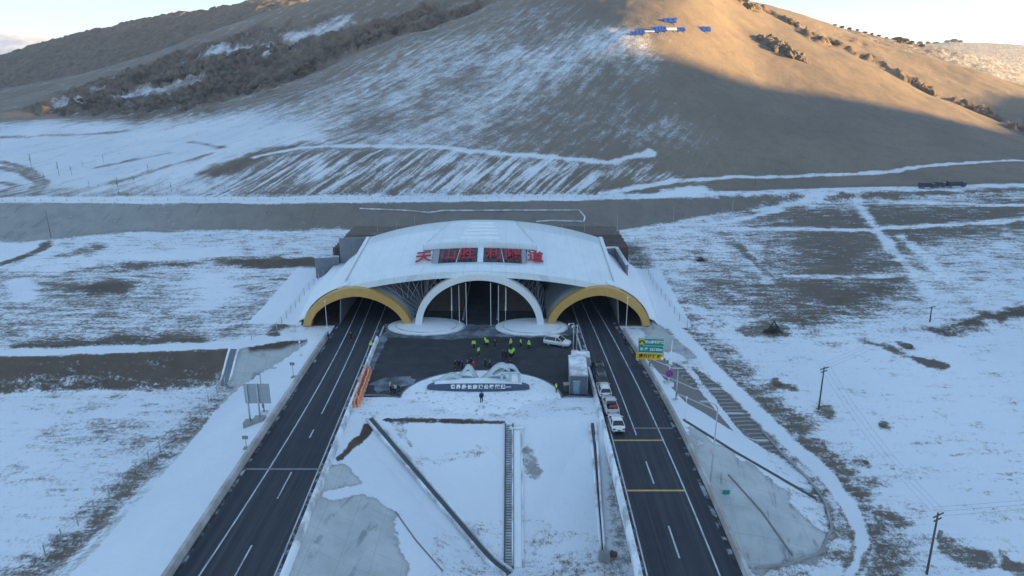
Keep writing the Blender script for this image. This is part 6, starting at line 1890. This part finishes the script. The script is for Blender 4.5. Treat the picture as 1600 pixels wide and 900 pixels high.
outcrop([(1228, 30, 2), (1244, 40, 2.6), (1262, 52, 2), (1272, 58, 2)], 'broken rocks along the crest below the summit rocks', 7)
outcrop([(1296, 64, 2), (1312, 69, 3), (1325, 74, 2.4)], 'small dark rocks midway down the sunlit crest', 8)
outcrop([(1410, 121, 1.8), (1430, 131, 2.6), (1448, 139, 2.6), (1462, 147, 2)], 'row of low rocks where the sunlight ends on the crest', 9)
outcrop([(1512, 168, 2), (1535, 178, 2.8), (1560, 188, 3), (1588, 202, 3)], 'shaded rocks low on the crest at the right edge', 10)
left_rocks = [([(98, 170, 3), (125, 160, 4), (155, 150, 4), (190, 140, 3)], 'lowest jagged rocks at the left end of the rocky spur'), ([(205, 172, 3), (240, 160, 4.5), (280, 152, 5), (320, 158, 3.5)], 'broad brown crags just above the snowy fan'),
              ([(225, 128, 3), (270, 116, 4), (320, 108, 5), (370, 104, 4)], 'long brown crag in the middle of the rocky spur'), ([(300, 88, 2.5), (350, 84, 3.5), (410, 78, 4), (455, 74, 3)], 'upper row of crags below the pale grass spur'),
              ([(400, 138, 3), (435, 118, 4.5), (475, 98, 5), (520, 76, 4)], 'steep crags along the left flank of the main mountain'), ([(560, 66, 4), (600, 46, 5), (645, 28, 5), (690, 12, 4)], 'highest crags on the left flank near the top edge'),
              ([(340, 150, 3), (380, 140, 3.5), (410, 122, 3.5)], 'small crags between the fan and the main mountain flank')]
for k, (pts_, lab) in enumerate(left_rocks):
    outcrop(pts_, lab, 20 + k, .6)
# dark bushes on the far right ridge
def bush_mesh(seed):
    rg_ = np.random.default_rng(seed); v_, f_ = [], []
    for k in range(340):
        d = rg_.normal(size=3); d /= np.linalg.norm(d); r_ = rg_.random() ** .35
        c = d * r_ * np.array([1, 1, .75]) + np.array([0, 0, .55]); c[2] = max(c[2], .02)
        s_ = .16 * rg_.random() + .07; a = rg_.normal(size=3); a /= np.linalg.norm(a); b = np.cross(a, rg_.normal(size=3)); b /= np.linalg.norm(b)
        o = len(v_); v_ += [tuple(c + a * s_), tuple(c + b * s_), tuple(c - a * s_), tuple(c - b * s_)]; f_.append((o, o + 1, o + 2, o + 3))
    me_ = bpy.data.meshes.new('crown'); me_.from_pydata(v_, [], f_); me_.materials.append(M['brush']); return me_
bm_ = [bush_mesh(k) for k in range(3)]
bl = [(1305, 34, 5), (1316, 34.5, 6), (1328, 38, 5), (1340, 41, 6), (1352, 43, 5), (1363, 46, 4), (1374, 47, 5), (1386, 49, 4), (1396, 52, 5), (1404, 52, 8), (1414, 54, 9), (1426, 57, 7), (1438, 60, 6), (1450, 63, 8), (1462, 65, 6), (1480, 62, 7), (1490, 61, 8), (1500, 63, 6), (1422, 66, 7), (1440, 70, 6), (1404, 64, 6)]
for k, (px, py, r_) in enumerate(bl):
    h = hit(px, py + 3); s_ = r_ * h.y / FPX * random.uniform(.38, .66)
    root = empty('bush', h); root.scale = (s_ * random.uniform(1.0, 1.9), s_, s_ * random.uniform(.55, .95)); root.rotation_euler = (0, 0, k * 1.3)
    where = 'on the skyline' if py < 56 else 'below the skyline'
    tag(root, 'dark rounded bush %s of the far right ridge' % where, 'bush', 'dark bushes %s of the far right ridge' % where)
    o = bpy.data.objects.new('crown', bm_[k % 3]); col.objects.link(o); o.parent = root
    MB().tube([(0, 0, -.4), (0, 0, .6)], .08, 5).build('trunk', M['twig'], root)

# ------------------------------------------------------------------ faint winter haze filling the valley
hm = bpy.data.materials.new('haze'); hm.use_nodes = True
for n_ in list(hm.node_tree.nodes):
    if n_.type != 'OUTPUT_MATERIAL': hm.node_tree.nodes.remove(n_)
pv = hm.node_tree.nodes.new('ShaderNodeVolumePrincipled')
pv.inputs['Color'].default_value = (0.74, 0.85, 1.0, 1); pv.inputs['Density'].default_value = 0.00013; pv.inputs['Anisotropy'].default_value = 0.2
hm.node_tree.links.new(pv.outputs['Volume'], [n_ for n_ in hm.node_tree.nodes if n_.type == 'OUTPUT_MATERIAL'][0].inputs['Volume'])
zlo = float(min(Z.min(), -30)) - 1
hz = MB().box((0, 1500, (zlo + 165) / 2), (7800, 3900, 165 - zlo)).build('haze', hm)
tag(hz, kind='stuff')

# ------------------------------------------------------------------ light
w = bpy.data.worlds.new('World'); scene.world = w; w.use_nodes = True
nt = w.node_tree
bg = nt.nodes['Background']
sky = nt.nodes.new('ShaderNodeTexSky'); sky.sky_type = 'NISHITA'; sky.sun_disc = False
sky.sun_elevation = SUN_EL; sky.sun_rotation = SUN_AZ
sky.altitude = 2500; sky.air_density = 0.8; sky.dust_density = 0.15; sky.ozone_density = 3.6
gam = nt.nodes.new('ShaderNodeGamma'); gam.inputs['Gamma'].default_value = 0.38     # tone curve added to flatten the sky's brightness range
nt.links.new(sky.outputs['Color'], gam.inputs['Color'])
nt.links.new(gam.outputs['Color'], bg.inputs['Color'])
bg.inputs['Strength'].default_value = 0.15
ld = bpy.data.lights.new('sun', 'SUN'); ld.energy = 4.4; ld.angle = R(1.2); ld.color = (1.0, 0.62, 0.22)
lo = bpy.data.objects.new('sun', ld); col.objects.link(lo)
lo.rotation_euler = (-sd).to_track_quat('-Z', 'Y').to_euler()
vs = scene.view_settings
vs.view_transform = 'Standard'; vs.look = 'None'; vs.gamma = 1.0; vs.exposure = 2.44; vs.use_curve_mapping = False
scene.cycles.use_denoising = True
scene.cycles.max_bounces = 5
